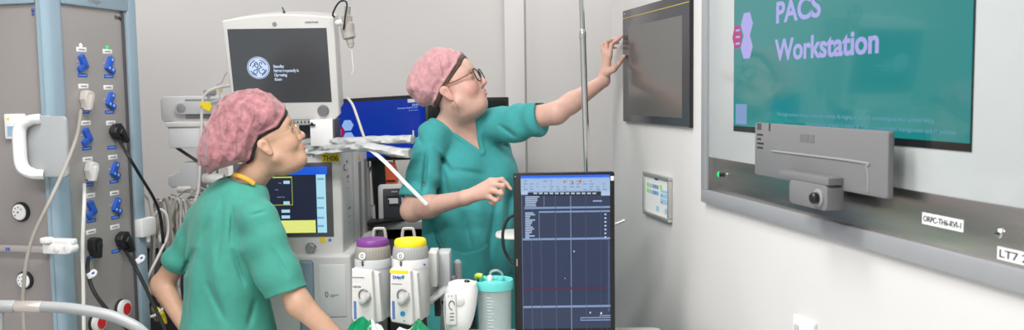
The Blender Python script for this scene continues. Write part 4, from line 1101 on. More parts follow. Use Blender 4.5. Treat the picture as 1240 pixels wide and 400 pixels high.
mb.tube([q, P(735, 271, 2.97), P(750, 270, 2.95)], .006, 10, 4); mb.tube([P(745, 271.5, 2.95), P(751, 269, 2.945), P(757, 266.5, 2.94)], .010, 10, 5, flat=(.012, .006)); mb.build('clamp_lever', M_chrome, dp, world=True)
a = P(599.5, 278, 2.98); b = P(600, 285, 2.98)
mb = MB(); mb.rrect(P(600, 280, 3.0).x, P(706, 280, 3.0).x, 2.90, 3.1, P(600, 285.5, 3.0).z, P(600, 283, 3.0).z, .07, .003, plane='xy'); mb.build('tray', M_white2, dp, world=True)

# ------------------------------------------------------------------ background desk with screens, label printer
YK = 4.05
dk = thing('computer_desk', 'dark edged desk against the wall behind the standing person', 'desk', (-.62, 4.30, 0))
zd = P(470, 268, YK).z
mb = MB(); mb.box(-.03, .75, -.28, .42, zd - .035, zd - .004, bev=.003); mb.build('desktop', M_mg, dk)
mb = MB(); mb.box(-.03, .75, -.279, .42, zd - .004, zd, bev=.001); mb.build('desk_surface', M_lg, dk)
for x in (.0, .71):
    mb = MB(); mb.box(x - .03, x + .03, -.25, .40, 0, zd - .035, bev=.003); mb.build('leg', M_mg, dk)
mb = MB(); mb.box(.02, .68, .36, .38, .3, zd - .035); mb.build('back_panel', M_dg, dk)
mb = MB(); mb.box(.04, .34, -.22, .30, .1, zd - .09, bev=.005); pcx = mb.build('cupboard', mat('charcoal_cupboard', (.06, .06, .065), .5), dk)

def screen_thing(name, label, c, wid, hei, rz, rx, ry, m, yb=.03):
    o = thing(name, label, 'monitor', c, (R(rx), R(ry), R(rz)))
    mb = MB(); mb.rrect(-wid / 2, wid / 2, -hei / 2, hei / 2, 0, yb, .006, .002); mb.rrect(-wid * .35, wid * .35, -hei * .35, hei * .35, yb - .002, yb + .03, .02, .008); cs = mb.build('casing', M_blk, o)
    mb = MB(); mb.box(-wid / 2 + .014, wid / 2 - .014, -.001, .002, -hei / 2 + .016, hei / 2 - .016); s = mb.build('screen', m, o, smooth=False)
    mb = MB(); mb.box(-.03, .03, yb + .01, yb + .04, -(c[2] - zd), .02, bev=.004)
    mb.rrect(-.1, .1, -.05, .13, -(c[2] - zd), -(c[2] - zd) + .014, .02, .003, plane='xy'); mb.build('stand', M_blk, o)
    return o, s
c = P(459, 156, 4.02)
bm_, s = screen_thing('desktop_monitor', 'wide desktop monitor with a bright blue screen behind the plastic tubes', c, .53, .285, 26, 0, -2.4, scr('deep_blue_pixels', (0, 42, 152), 1.0, .2))
def BM(px, py, y=-.0016): return hit(bm_, 1, y, px, py)
mb = MB(); a1 = BM(421, 152); rz_ = abs(BM(421, 145).z - BM(421, 159).z) / 2 / .95
hexa(mb, a1.x, a1.z, rz_, -.002, -.001, 1.0); hexa(mb, a1.x + .001, BM(421, 167).z, rz_, -.002, -.001, 1.0); mb.build('hexagon_emblem', scr('sky_hexagon_pixels', (140, 178, 232), 1.0), s, smooth=False)
mb = MB(); a1 = BM(411, 160); hexa(mb, a1.x, a1.z, rz_ * .95, -.0019, -.001); hx = mb.build('hexagon_emblem', scr('crimson_pixels', (150, 12, 68), 1.0), s, smooth=False)
mb = MB()
for py in (158, 160.5, 163): q = BM(411, py); mb.box(q.x - .010, q.x + .008, -.0024, -.0018, q.z - .0016, q.z + .0016)
mb.build('hexagon_lettering', scr('sky_hexagon_pixels', (140, 178, 232), 1.0), hx, smooth=False)
q = BM(500, 127.5); text('corner_lettering', 'NHS', .016, scr('pale_blue2_pixels', (130, 160, 225), 1.0), s, (q.x - .004, -.0016, q.z - .004), bold=.0006)
q = BM(481, 131.5); text('corner_lettering', 'University Hospitals Trust', .010, scr('pale_blue2_pixels', (130, 160, 225), 1.0), s, (q.x, -.0016, q.z - .003), bold=.0002, width=abs(BM(505.5, 131).x - q.x))
q = BM(495, 134); mb = MB(); mb.box(q.x, q.x + .045, -.002, -.001, q.z - .001, q.z + .001); mb.build('underline', scr('pale_blue2_pixels', (130, 160, 225), 1.0), s, smooth=False)
mb = MB(); q = BM(498, 121.5, -.001); mb.box(q.x - .018, q.x + .018, -.003, .001, q.z - .010, q.z + .006); mb.build('white_sticker', M_lab, bm_, smooth=False)
c = P(566, 158, 4.10)
o2, s2 = screen_thing('desktop_monitor', 'dark desktop monitor mostly hidden behind the standing person', c, .385, .30, 6, 0, 0, M_glassd)

# label printer
pr = thing('label_printer', 'white and dark label printer on the desk under the orange case', 'printer', (P(469, 266, YK).x, YK + .07, zd), (0, 0, R(8)))
def PRN(px, py, y=0): return hit(pr, 1, y, px, py)
a = PRN(457.5, 224, -.07); b = PRN(486, 268, -.07); zt = a.z
mb = MB(); mb.rrect(a.x, b.x + .01, 0, zt, -.07, .10, .016, .006); mb.build('shell', M_white, pr)
a2 = PRN(463.5, 229, -.075); b2 = PRN(484.5, 265, -.075)
mb = MB(); mb.rrect(a2.x, b2.x + .008, .006, a2.z, -.076, -.068, .006, .002); fr = mb.build('dark_front', mat('printer_dark', (.055, .06, .07), .35), pr)
mb = MB(); q = PRN(468, 237, -.077); mb.box(q.x, q.x + .055, -.080, -.074, q.z - .012, q.z - .002); mb.build('label_slot', M_blk, fr)
mb = MB(); mb.box(q.x + .006, q.x + .05, -.094, -.074, q.z - .016, q.z - .013); mb.box(q.x + .012, q.x + .052, -.0945, -.0925, q.z - .036, q.z - .014); mb.build('paper_label', M_lab, fr)
q = PRN(475, 232.5, -.077); mb = MB(); mb.box(q.x - .004, q.x + .024, -.0774, -.075, q.z - .002, q.z + .003); mb.build('lettering', M_lg, fr)
oc = thing('orange_case', 'rounded orange case standing on the label printer', 'case', (P(470, 220, YK).x, YK + .06, zd + zt))
a = hit(oc, 1, 0, 459, 222); b = hit(oc, 1, 0, 481, 197); hh_ = b.z + .003
mb = MB(); mb.poly([(a.x, 0), (b.x, 0), (b.x - .002, hh_ * .6), (b.x - .012, hh_ * .92), (b.x - .03, hh_), (a.x + .03, hh_), (a.x + .012, hh_ * .88), (a.x + .001, hh_ * .6)], -.035, .035, bev=.008, seg=3); cb = mb.build('case_body', M_org, oc)
mb = MB(); mb.rrect(-.012, .03, .008, .018, -.037, -.033, .003, .0); mb.build('slot', M_blk, cb)
mb = MB(); mb.tube([(a.x + .012, 0, hh_ * .9), (a.x + .016, 0, hh_ + .015), (b.x - .02, 0, hh_ + .016), (b.x - .014, 0, hh_ * .9)], .005, 8); mb.build('strap_handle', M_org, cb)
mb = MB(); q = hit(oc, 1, -.035, 461, 212); mb.ball((q.x + .008, -.036, .02), .004, 8); mb.build('stud', M_dg, cb)
cu = thing('small_pot', 'small white pot on the desk beside the label printer', 'pot', (P(453, 262, YK).x, YK + .02, zd))
hz = hit(cu, 1, 0, 453, 250).z
mb = MB(); mb.lathe([(.013, 0), (.015, .003), (.0155, hz * .8), (.0165, hz * .82), (.0165, hz), (.001, hz)], seg=24); pt_ = mb.build('pot_body', M_white, cu)
mb = MB(); mb.lathe([(.0175, hz), (.0175, hz + .008), (.001, hz + .009)], seg=24); mb.build('pot_lid', M_lg, cu)
wc = thing('wall_cable', 'black cable hanging behind the machine next to the orange case', 'cable', tuple(P(450, 190, 4.1)))
mb = MB(); mb.tube([P(505, 192, 4.2), P(470, 193, 4.15), P(458, 192, 4.12), P(452, 197, 4.1), P(446, 212, 4.1), P(443, 230, 4.1), P(442, 262, 4.1)], .005, 8); mb.tube([P(449, 205, 4.1), P(456, 198, 4.12), P(463, 206, 4.1), P(466, 230, 4.12)], .0035, 8); mb.build('cable', M_rub, wc, world=True)
# ------------------------------------------------------------------ equipment arm, tray and cable bundle between tower and monitor
YL = 3.75
ea = thing('jointed_support', 'light grey jointed equipment arm with a box tray behind the seated person', 'equipment arm', (P(250, 200, YL).x, YL, 0))
def E(px, py, y=0): return hit(ea, 1, y, px, py)
a = E(195.5, 117); b = E(300, 146.5)
mb = MB(); mb.rrect(a.x, b.x, b.z, a.z, -.02, .08, .022, .006); mb.build('rail_housing', mat('arm_grey', (.60, .605, .61), .4), ea)
x1 = E(226, 120).x; mb = MB(); mb.box(x1, b.x, -.024, -.01, b.z + .012, a.z - .012, bev=.003); mb.build('rail_face', M_mg, ea)
mb = MB(); p0 = E(220, 131, -.05); p1 = E(258, 131, -.05)
mb.rrect(p0.x - .03, p1.x + .02, p0.z - .026, p0.z + .026, -.055, -.03, .024, .005); mb.tube([(p1.x - .01, -.05, p0.z + .018), (p1.x + .04, -.05, p0.z + .03), (p1.x + .09, -.04, p0.z + .03)], .008, 8); lv = mb.build('lever', M_lg, ea)
mb = MB(); mb.lathe([(.018, 0), (.018, .006), (.013, .008), (.001, .008)], (p0.x, -.055, p0.z), axis='y', seg=20); mb.build('lever_pivot', M_mg, lv)
mb = MB(); mb.lathe([(.011, 0), (.011, .007)], (p1.x - .015, -.055, p0.z), axis='y', seg=16); mb.build('lever_pivot', M_mg, lv)
q0 = E(249.5, 115, -.05); q1 = E(249.5, 182, -.0)
mb = MB(); mb.cyl((q0.x, .0, .45), (q0.x, .0, q0.z + .01), .021, bev=.003); mb.cyl((q0.x, 0, q0.z), (q0.x, 0, q0.z + .02), .026, bev=.004); mb.build('post', M_mg, ea)
# tray box
a = E(203, 148, -.08); b = E(300, 178, -.08)
mb = MB(); mb.rrect(a.x + .006, b.x, b.z, a.z - .012, -.10, .16, .012, .005); bx = mb.build('tray_box', mat('arm_grey2', (.66, .67, .69), .4), ea)
mb = MB(); mb.rrect(a.x, b.x, a.z - .02, a.z, -.11, .17, .008, .003); mb.build('tray_rim', M_white2, bx)
# strut and lower joint plate
mb = MB(); mb.tube([E(214, 179, -.0), E(226, 187, -.02), E(240, 196, -.02)], .007, 8, 3); mb.build('gas_strut', M_dg, ea)
pts = [E(x, y) for x, y in ((226, 196), (243, 196), (246, 200), (246, 236), (238, 238), (234, 224), (214, 226), (210, 222), (210, 212), (224, 206))]
mb = MB(); mb.poly([(p.x, p.z) for p in pts], -.06, .05, bev=.006, seg=3); mb.build('joint_plate', mat('arm_grey3', (.52, .53, .545), .4), ea)
p0 = E(246, 217, -.03); p1 = E(272, 217, -.03)
mb = MB(); mb.cyl((p0.x, -.03, p0.z), (p1.x, -.03, p1.z), .024, bev=.006); mb.cyl((p0.x + .04, -.03, p0.z + .02), (p0.x + .04, -.03, p0.z + .04), .016, bev=.003); mb.cyl((p0.x + .05, -.03, p0.z - .034), (p0.x + .05, -.03, p0.z - .02), .02, bev=.003); jc = mb.build('joint_cylinder', M_white2, ea)
p0 = E(216, 229, -.04)
mb = MB(); mb.cyl((p0.x, -.05, p0.z), (p0.x + .06, -.05, p0.z), .016, bev=.005); mb.build('cable_peg', M_white2, ea)
mb = MB(); mb.cyl((q0.x, 0, .05), (q0.x, 0, .45), .03); mb.box(q0.x - .22, q0.x + .22, -.2, .2, .0, .06, bev=.015); mb.build('base', M_mg, ea)
# curved white feed tube with a yellow tag
ft_ = thing('feed_tube', 'thin white tube arching over the equipment arm with a yellow tag', 'tube', tuple(P(247, 120, 3.6)))
Yf = 3.62
mb = MB(); mb.tube([P(292, 101, Yf), P(272, 105, Yf), P(258, 108, Yf), P(248, 115, Yf), P(244.5, 128, Yf), P(244, 150, Yf), P(243, 180, Yf), P(241.5, 215, Yf), P(240, 232, Yf), P(236, 244, Yf)], .0058, 8); mb.build('tube', M_cable_w, ft_, world=True)
mb = MB(); T = Matrix.Translation(P(251, 128.5, Yf - .02)) @ Matrix.Rotation(R(25), 4, 'Y'); mb.poly([(-.017, -.014), (.017, -.016), (.019, .004), (.004, .018), (-.015, .012)], -.004, .004, T=T); mb.box(-.03, -.016, -.004, .004, -.008, .006, T=T); mb.build('yellow_tag', M_yel, ft_, world=True)
mb = MB(); T = Matrix.Translation(P(267, 110, Yf)); mb.box(-.006, .006, -.008, .008, -.006, .006, bev=.002, T=T); mb.build('yellow_clip', M_yel, ft_, world=True)
ln = thing('sensor_lead', 'thin grey lead hanging from the tube left of the patient monitor', 'cable', tuple(P(268, 110, 3.58)))
mb = MB(); mb.tube([P(267, 108, 3.58), P(266, 118, 3.58), P(266.5, 135, 3.58), P(266, 150, 3.58)], .002, 6); mb.tube([P(262, 103, 3.58), P(268, 100, 3.58), P(272, 92, 3.58), P(275, 88, 3.58)], .003, 6); mb.build('lead', M_cable_g, ln, world=True)
# hanging bundle of patient cables: each loop a cable of its own
rng = random.Random(11)
def loop(i, pts, r, m, label, grp='patient cables looped in the bundle'):
    o = thing('patient_cable', label, 'cable', tuple(pts[0]), group=grp)
    mb = MB(); mb.tube(pts, r, 7, 7); mb.build('cable', m, o, world=True)
ORD = 'first second third fourth fifth sixth seventh eighth ninth tenth eleventh twelfth last'.split()
# left bundle, hanging from about (200, 236) down
LAB1 = 'grey patient cable hanging in the dense bundle between the tower and the seated person'
for k in range(13):
    x0 = 190 + k * 3.0 + rng.uniform(-1, 1); w_ = rng.uniform(6, 13); bot = rng.uniform(300, 395); Yk = 3.60 + rng.uniform(-.10, .10)
    top = 236 + abs(k - 6) * 1.2 + rng.uniform(-2, 3)
    pts = [P(x0 - w_ * .9, bot - 30, Yk), P(x0 - w_ * .75, (top + bot) / 2, Yk), P(x0 - w_ * .45, top + 12, Yk), P(x0, top, Yk - .01), P(x0 + w_ * .5, top + 14, Yk), P(x0 + w_ * .75, (top + bot) / 2, Yk), P(x0 + w_ * .5, bot - 14, Yk), P(x0 - w_ * .2, bot, Yk), P(x0 - w_ * .9, bot - 30, Yk + .01)]
    loop(k, pts, .0045 + rng.uniform(0, .0012), M_cable_g if k % 3 else M_cable_b, ORD[k] + ' from the left of the thirteen pale patient cables hanging in the dense bundle')
LAB2 = 'thin grey cable coiled under the arm joint left of the seated person'
for k in range(7):
    cx, cy = 232 + rng.uniform(-4, 12), 262 + rng.uniform(-6, 14); rx, ry = rng.uniform(12, 22), rng.uniform(24, 34); Yk = 3.66 + rng.uniform(-.05, .05)
    pts = [P(cx + rx * math.cos(t), cy + ry * math.sin(t), Yk + .02 * math.sin(t * 2)) for t in [2 * PI * j / 12 for j in range(13)]]
    loop(k, pts, .0036, M_cable_g if k % 2 else M_cable_b, LAB2, 'coiled cables under the arm joint')
# long curved tubes near the elbow
loop(0, [P(186, 262, 3.42), P(194, 254, 3.42), P(202, 262, 3.42), P(203, 285, 3.42), P(192, 310, 3.36), P(180, 334, 3.32), P(172.5, 356, 3.30), P(171, 374, 3.30), P(176, 383, 3.30), P(188, 382, 3.30), P(203, 368, 3.34), P(214, 352, 3.42)], .0052, M_cable_w, 'thick white cable curving out to the left beside the elbow of the seated person', None)
loop(0, [P(160, 231, 3.5), P(170, 232, 3.52), P(180, 241, 3.55), P(184, 256, 3.55), P(186, 275, 3.55), P(188, 300, 3.55)], .0075, M_cable_w, 'thick pale hose arching right behind the tower edge', None)
loop(0, [P(176, 330, 3.5), P(180, 350, 3.45), P(186, 372, 3.4), P(196, 392, 3.4), P(210, 415, 3.4)], .005, M_cable_w, 'pale cable slanting down between the tower and the elbow', None)
loop(0, [P(196, 312, 3.5), P(193, 335, 3.45), P(186, 360, 3.4), P(178, 380, 3.4), P(176, 400, 3.4), P(176, 440, 3.4)], .004, M_rub, 'thin black cable beside the pale cables at the tower foot', None)
yc = thing('yellow_connector', 'yellow cable connector low between the tower and the elbow', 'connector', tuple(P(193, 380, 3.42)))
mb = MB(); mb.tube([P(186, 373, 3.35), P(192, 376, 3.35), P(197, 381, 3.35), P(200, 392, 3.35)], .011, 10, 4, flat=(.012, .008)); mb.build('connector_shell', M_yel, yc, world=True)
mb = MB(); mb.tube([P(199, 390, 3.35), P(201, 400, 3.35), P(202, 440, 3.35)], .006, 8, 4); mb.build('lead', M_rub, yc, world=True)
# low dark trolley behind the elbow that the cables hang over
lt = thing('cable_trolley', 'low dark trolley behind the cable bundle at the tower edge', 'trolley', (P(200, 300, 3.95).x, 3.95, 0))
a = hit(lt, 1, -.12, 176, 292); b = hit(lt, 1, -.12, 222, 400)
mb = MB(); mb.box(a.x, b.x, -.12, .22, .12, a.z - .03, bev=.01); mb.build('trolley_body', M_dg, lt)
mb = MB(); mb.box(a.x - .01, b.x + .01, -.14, .24, a.z - .03, a.z, bev=.006); mb.build('trolley_top', M_lg, lt)
mb = MB(); q = hit(lt, 1, -.12, 196, 318)
mb.box(a.x + .02, b.x - .04, -.13, -.115, a.z - .14, a.z - .06, bev=.004); mb.build('drawer_front', M_mg, lt)
mb = MB()
for x in (a.x + .05, b.x - .05):
    for y in (-.07, .17): mb.cyl((x - .012, y, .05), (x + .012, y, .05), .05, bev=.006); mb.box(x - .02, x + .02, y - .02, y + .02, .05, .13)
mb.build('casters', M_blk, lt)

ml = thing('monitor_lead', 'pale lead slanting down from the patient monitor across the blue desktop screen', 'cable', tuple(P(426, 127, 3.45)))
mb = MB(); mb.tube([P(420, 118, 3.52), P(426.5, 126, 3.5), P(432, 140, 3.48), P(438, 158, 3.46), P(443, 172, 3.45), P(447, 182, 3.45)], .0052, 8); mb.build('lead', M_cable_w, ml, world=True)
# ------------------------------------------------------------------ signed-distance modelling for bodies and cloth
V3 = lambda p: np.array([p[0], p[1], p[2]], dtype=np.float32)
def d_cap(X, a, b, ra, rb=None, flat=None):
    """tapered capsule; flat = (direction, factor) squashes it along a direction"""
    a = V3(a); b = V3(b); rb = ra if rb is None else rb
    if flat is not None:
        n = V3(flat[0]); n = n / np.linalg.norm(n); g = 1.0 / flat[1] - 1.0
        m = a; X = X + ((X - m) @ n)[:, None] * n * g
        b = b + ((b - m) @ n) * n * g
    ab = b - a; L = float(ab @ ab) + 1e-12
    t = np.clip(((X - a) @ ab) / L, 0, 1)
    d = np.linalg.norm(X - a - t[:, None] * ab, axis=1) - (ra + (rb - ra) * t)
    return d if flat is None else d * min(1.0, flat[1] * 1.3)
def d_ell(X, c, r, Rm=None):
    p = X - V3(c)
    if Rm is not None: p = p @ np.asarray(Rm, dtype=np.float32)
    r = V3(r)
    k0 = np.linalg.norm(p / r, axis=1); k1 = np.linalg.norm(p / (r * r), axis=1) + 1e-9
    return k0 * (k0 - 1.0) / k1
def smin(a, b, k):
    h = np.maximum(k - np.abs(a - b), 0) / k
    return np.minimum(a, b) - h * h * k * 0.25
def smax(a, b, k): return -smin(-a, -b, k)
def U(*ds, k=0.02):
    r = ds[0]
    for d in ds[1:]: r = smin(r, d, k)
    return r

def surface(f, lo, hi, h, bs=28):
    """blockwise sampling of f and a surface-nets mesh of its zero level"""
    lo = np.array(lo, dtype=np.float32); hi = np.array(hi, dtype=np.float32)
    n = np.ceil((hi - lo) / h).astype(int) + 1
    F = np.full(n, 1.0, dtype=np.float32)
    for i in range(0, n[0], bs):
        for j in range(0, n[1], bs):
            for k in range(0, n[2], bs):
                e = np.minimum([i + bs, j + bs, k + bs], n)
                mid = lo + h * (np.array([i, j, k]) + e) / 2
                half = float(np.linalg.norm((e - np.array([i, j, k])) * h / 2))
                dm = float(f(mid[None, :].astype(np.float32))[0])
                if abs(dm) > half * 1.6 + .02:
                    F[i:e[0], j:e[1], k:e[2]] = dm; continue
                xs = lo[0] + h * np.arange(i, e[0]); ys = lo[1] + h * np.arange(j, e[1]); zs = lo[2] + h * np.arange(k, e[2])
                G_ = np.stack(np.meshgrid(xs, ys, zs, indexing='ij'), -1).reshape(-1, 3).astype(np.float32)
                F[i:e[0], j:e[1], k:e[2]] = f(G_).reshape(e[0] - i, e[1] - j, e[2] - k)
    F[0] = F[-1] = 1; F[:, 0] = F[:, -1] = 1; F[:, :, 0] = F[:, :, -1] = 1
    S = F < 0
    c = np.zeros(np.array(n) - 1, dtype=np.int8)
    for a in (0, 1):
        for b in (0, 1):
            for d in (0, 1): c += S[a:n[0] - 1 + a, b:n[1] - 1 + b, d:n[2] - 1 + d]
    act = (c > 0) & (c < 8)
    idx = -np.ones(act.shape, dtype=np.int64); cells = np.argwhere(act); idx[act] = np.arange(len(cells))
    acc = np.zeros((len(cells), 3)); cnt = np.zeros(len(cells))
    offs = [(a, b, d) for a in (0, 1) for b in (0, 1) for d in (0, 1)]
    for o in offs:
        for ax in range(3):
            if o[ax]: continue
            o2 = list(o); o2[ax] = 1
            A = F[cells[:, 0] + o[0], cells[:, 1] + o[1], cells[:, 2] + o[2]]; B = F[cells[:, 0] + o2[0], cells[:, 1] + o2[1], cells[:, 2] + o2[2]]
            m = (A < 0) != (B < 0)
            t = np.where(m, A / np.where(m, A - B, 1), 0)
            p = np.array(o, dtype=float)[None, :].repeat(len(cells), 0); p[:, ax] += t
            acc[m] += p[m]; cnt[m] += 1
    verts = lo + h * (cells + acc / cnt[:, None])
    faces = []
    for ax in range(3):
        sl = [slice(1, n[0] - 1), slice(1, n[1] - 1), slice(1, n[2] - 1)]; sl[ax] = slice(0, n[ax] - 1)
        s2 = list(sl); s2[ax] = slice(1, n[ax])
        A = S[tuple(sl)]; B = S[tuple(s2)]
        e = np.argwhere(A != B)
        if not len(e): continue
        base = e.copy()
        for q in range(3):
            if q != ax: base[:, q] += 1
        u, v = (ax + 1) % 3, (ax + 2) % 3
        def g(du, dv):
            b = base.copy(); b[:, u] -= du; b[:, v] -= dv
            return idx[b[:, 0], b[:, 1], b[:, 2]]
        Q = np.stack([g(1, 1), g(0, 1), g(0, 0), g(1, 0)], 1)
        fl = ~A[e[:, 0], e[:, 1], e[:, 2]]
        Q[fl] = Q[fl][:, ::-1]
        faces.append(Q)
    return verts, np.concatenate(faces)

def sdf_obj(name, f, lo, hi, h, m, parent, colfn=None, relax=1):
    v, q = surface(f, lo, hi, h)
    # light relaxation
    for _ in range(relax):
        s = np.zeros_like(v); c = np.zeros(len(v))
        for a in range(4):
            b = (a + 1) % 4
            np.add.at(s, q[:, a], v[q[:, b]]); np.add.at(c, q[:, a], 1)
            np.add.at(s, q[:, b], v[q[:, a]]); np.add.at(c, q[:, b], 1)
        v = v * .5 + .5 * s / c[:, None]
    me = bpy.data.meshes.new(name)
    inv = np.array(mw(parent).inverted(), dtype=float)
    vl = v @ inv[:3, :3].T + inv[:3, 3]
    me.vertices.add(len(v)); me.vertices.foreach_set('co', vl.astype(np.float32).ravel())
    me.loops.add(len(q) * 4); me.loops.foreach_set('vertex_index', q.ravel().astype(np.int32))
    me.polygons.add(len(q)); me.polygons.foreach_set('loop_start', np.arange(0, len(q) * 4, 4, dtype=np.int32))
    me.update(calc_edges=True); me.validate()
    me.shade_smooth()
    if colfn is not None:
        at = me.color_attributes.new('skin_tone', 'FLOAT_COLOR', 'POINT')
        c = colfn(v.astype(np.float32)); c = np.concatenate([c, np.ones((len(c), 1))], 1)
        at.data.foreach_set('color', c.astype(np.float32).ravel())
    me.materials.append(m)
    o = bpy.data.objects.new(name, me); link(o, parent)
    print('sdf', name, len(v)); return o

def noise(X, s, seed=0):
    """smooth pseudo noise in -1..1 from warped sines"""
    r = np.random.RandomState(seed); o = np.zeros(len(X), dtype=np.float32)
    Y = X * s
    for k in range(5):
        A = r.normal(size=(3,)).astype(np.float32); A = A / np.linalg.norm(A) * (1.0 + .55 * k)
        o += np.sin(Y @ A + r.uniform(0, 6.28) + 1.3 * np.sin(Y @ np.roll(A, 1) * .7)).astype(np.float32) / (1 + .6 * k)
    return o / 2.6

def rot_from(fwd, up):
    """columns: forward, left, up"""
    f = Vector(fwd).normalized(); u = Vector(up); l = u.cross(f).normalized(); u = f.cross(l).normalized()
    return np.array([[f.x, l.x, u.x], [f.y, l.y, u.y], [f.z, l.z, u.z]], dtype=np.float32)

# ------------------------------------------------------------------ head
def warp(L):
    x, z = L[:, 0], L[:, 2]
    return np.stack([np.where(x > 0, x / 1.09, x), L[:, 1], np.where(z > -.035, (z + .035) * .83 - .035, z)], 1)
def unwarp(x, y, z): return (x * 1.09 if x > 0 else x, y, (z + .035) / .83 - .035 if z > -.035 else z)
def head_sdf(Lp, full=0.0, small_nose=0.0, chin=(.070, -.088)):
    """Lp: points in head space (x forward, y left, z up, origin between the ear holes)"""
    Lr = Lp
    Lp = warp(Lp)
    E = lambda c, r, Rm=None: d_ell(Lp, c, r, Rm)
    Cp = lambda a, b, ra, rb=None, flat=None: d_cap(Lp, a, b, ra, rb, flat)
    f = full
    d = E((-.008, 0, .040), (.093, .074, .080))
    d = smin(d, E((.030, 0, -.012), (.058, .060 + .006 * f, .080)), .03)
    d = smin(d, E((.050, 0, .045), (.040, .055, .045)), .03)
    d = smin(d, Cp((.004, .052 + .006 * f, -.045), (chin[0] - .006, .014, chin[1]), .017 + .002 * f, .015), .035)
    d = smin(d, Cp((.004, -.052 - .006 * f, -.045), (chin[0] - .006, -.014, chin[1]), .017 + .002 * f, .015), .035)
    d = smin(d, E((chin[0], 0, chin[1]), (.019, .022, .019)), .02)
    for s in (1, -1):
        d = smin(d, E((.058, s * .036, -.022), (.027, .024 + .005 * f, .026)), .022)
        d = smin(d, Cp((.080, s * .010, .030), (.070, s * .044, .028), .009, .008), .015)
        d = smax(d, -E((.100, s * .031, .010), (.021, .018, .013)), .014)
        d = smin(d, E((.0765, s * .031, .0085), (.0125, .0145, .0105)), .005)
        d = smax(d, -E((.094, s * .031, .0075), (.0085, .0125, .0035)), .003)
        d = smin(d, Cp((.0885, s * .022, .0130), (.0840, s * .042, .0115), .0022, .0020), .004)
    if f > 0: d = smin(d, E((.022, 0, -.092), (.045, .045, .026)), .04)
    ny = .115 - .008 * small_nose
    d = smin(d, Cp((.082, 0, .018), (ny - .010, 0, -.016), .0075, .0095), .010)
    d = smin(d, E((ny - .010, 0, -.021), (.0115, .0105, .0095)), .008)
    for s in (1, -1):
        d = smin(d, E((.092, s * .0115, -.026), (.010, .0068, .0078)), .006)
        d = smax(d, -E((.099, s * .0062, -.0325), (.0045, .0032, .004)), .003)
    # muzzle and lips
    d = smin(d, E((.071, 0, -.052), (.019, .025, .022)), .016)
    d = smin(d, Cp((.0945, 0, -.0455), (.083, .019, -.050), .0052, .003), .005)
    d = smin(d, Cp((.0945, 0, -.0455), (.083, -.019, -.050), .0052, .003), .005)
    d = smin(d, Cp((.0925, 0, -.0575), (.083, .016, -.0525), .0060, .003), .005)
    d = smin(d, Cp((.0925, 0, -.0575), (.083, -.016, -.0525), .0060, .003), .005)
    d = smax(d, -Cp((.101, -.020, -.0512), (.101, .020, -.0512), .0035), .003)
    # ears
    for s in (1, -1):
        n = (.22, s * 1, 0)
        E = lambda c, r, Rm=None: d_ell(Lr, c, r, Rm)
        Cp = lambda a, b, ra, rb=None, flat=None: d_cap(Lr, a, b, ra, rb, flat)
        er = Cp((-.012, s * (.0835 + .003 * f), .014), (-.003, s * (.0785 + .003 * f), -.020), .0190, .0120, flat=(n, .32))
        er = smax(er, -E((-.006, s * (.0925 + .003 * f), .004), (.0110, .0100, .017)), .003)
        d = smin(d, er, .006)
    return d

def head_color(Lp, base, lip, blush, brow, bl=.35):
    col = np.tile(np.array(base, dtype=np.float32), (len(Lp), 1))
    def mixin(c, wgt):
        nonlocal col
        w_ = np.clip(wgt, 0, 1)[:, None]; col = col * (1 - w_) + np.array(c, dtype=np.float32) * w_
    for s in (1, -1):
        q = Lp - np.array([.062, s * .045, -.022], dtype=np.float32)
        mixin(blush, bl * np.exp(-(q ** 2).sum(1) / .026 ** 2))
        q = Lp - np.array([-.004, s * .078, -.005], dtype=np.float32)
        mixin(blush, bl * .8 * np.exp(-(q ** 2).sum(1) / .020 ** 2))
        dl = d_cap(Lp, (.0945, 0, -.0465), (.083, s * .019, -.050), .0045, .002); mixin(lip, .85 * np.clip(1.2 - np.maximum(dl, 0) / .003, 0, 1))
        dl = d_cap(Lp, (.0925, 0, -.0580), (.083, s * .016, -.0530), .0050, .002); mixin(lip, .85 * np.clip(1.2 - np.maximum(dl, 0) / .003, 0, 1))
        db = d_cap(Lp, (.090, s * .014, .031), (.074, s * .046, .033), .0040, .0025); mixin(brow, .75 * np.clip(1.1 - np.maximum(db, 0) / .004, 0, 1))
        de = d_ell(Lp, (.088, s * .031, .010), (.012, .015, .007)); mixin(brow, .35 * np.clip(1 - np.maximum(de, 0) / .004, 0, 1))
    q = Lp - np.array([.108, 0, -.018], dtype=np.float32); mixin(blush, bl * .6 * np.exp(-(q ** 2).sum(1) / .016 ** 2))
    return col

def poly2(x, y, pts):
    """signed distance to a closed polygon in a plane"""
    pts = np.asarray(pts, dtype=np.float32); n = len(pts)
    d = np.full(len(x), 1e9, dtype=np.float32); ins = np.zeros(len(x), dtype=bool)
    for i in range(n):
        ax, ay = pts[i]; bx, by = pts[(i + 1) % n]
        ex, ey = bx - ax, by - ay; wx, wy = x - ax, y - ay
        t = np.clip((wx * ex + wy * ey) / (ex * ex + ey * ey + 1e-12), 0, 1)
        d = np.minimum(d, (wx - ex * t) ** 2 + (wy - ey * t) ** 2)
        c = ((ay <= y) != (by <= y)) & (x < ex * (y - ay) / (ey + (1e-12 if ey >= 0 else -1e-12)) + ax)
        ins ^= c
    d = np.sqrt(d); return np.where(ins, -d, d)
def head_px(Hc, Hr, hs, pts):
    """photo outline points carried onto the head's own middle plane"""
    Hm = Matrix([[float(v) for v in row] for row in Hr]); out = []
    n = Hm.col[1]
    for i, pt in enumerate(pts):
        px, py = pt[0], pt[1]; off = pt[2] if len(pt) > 2 else 0
        o = Vector((0, 0, CAMZ)); d = ray(px, py); t = (Vector(Hc) + n * off * hs - o).dot(n) / d.dot(n)
        q = Hm.transposed() @ (o + d * t - Vector(Hc)) / hs
        out.append((q.x, q.z))
    return out

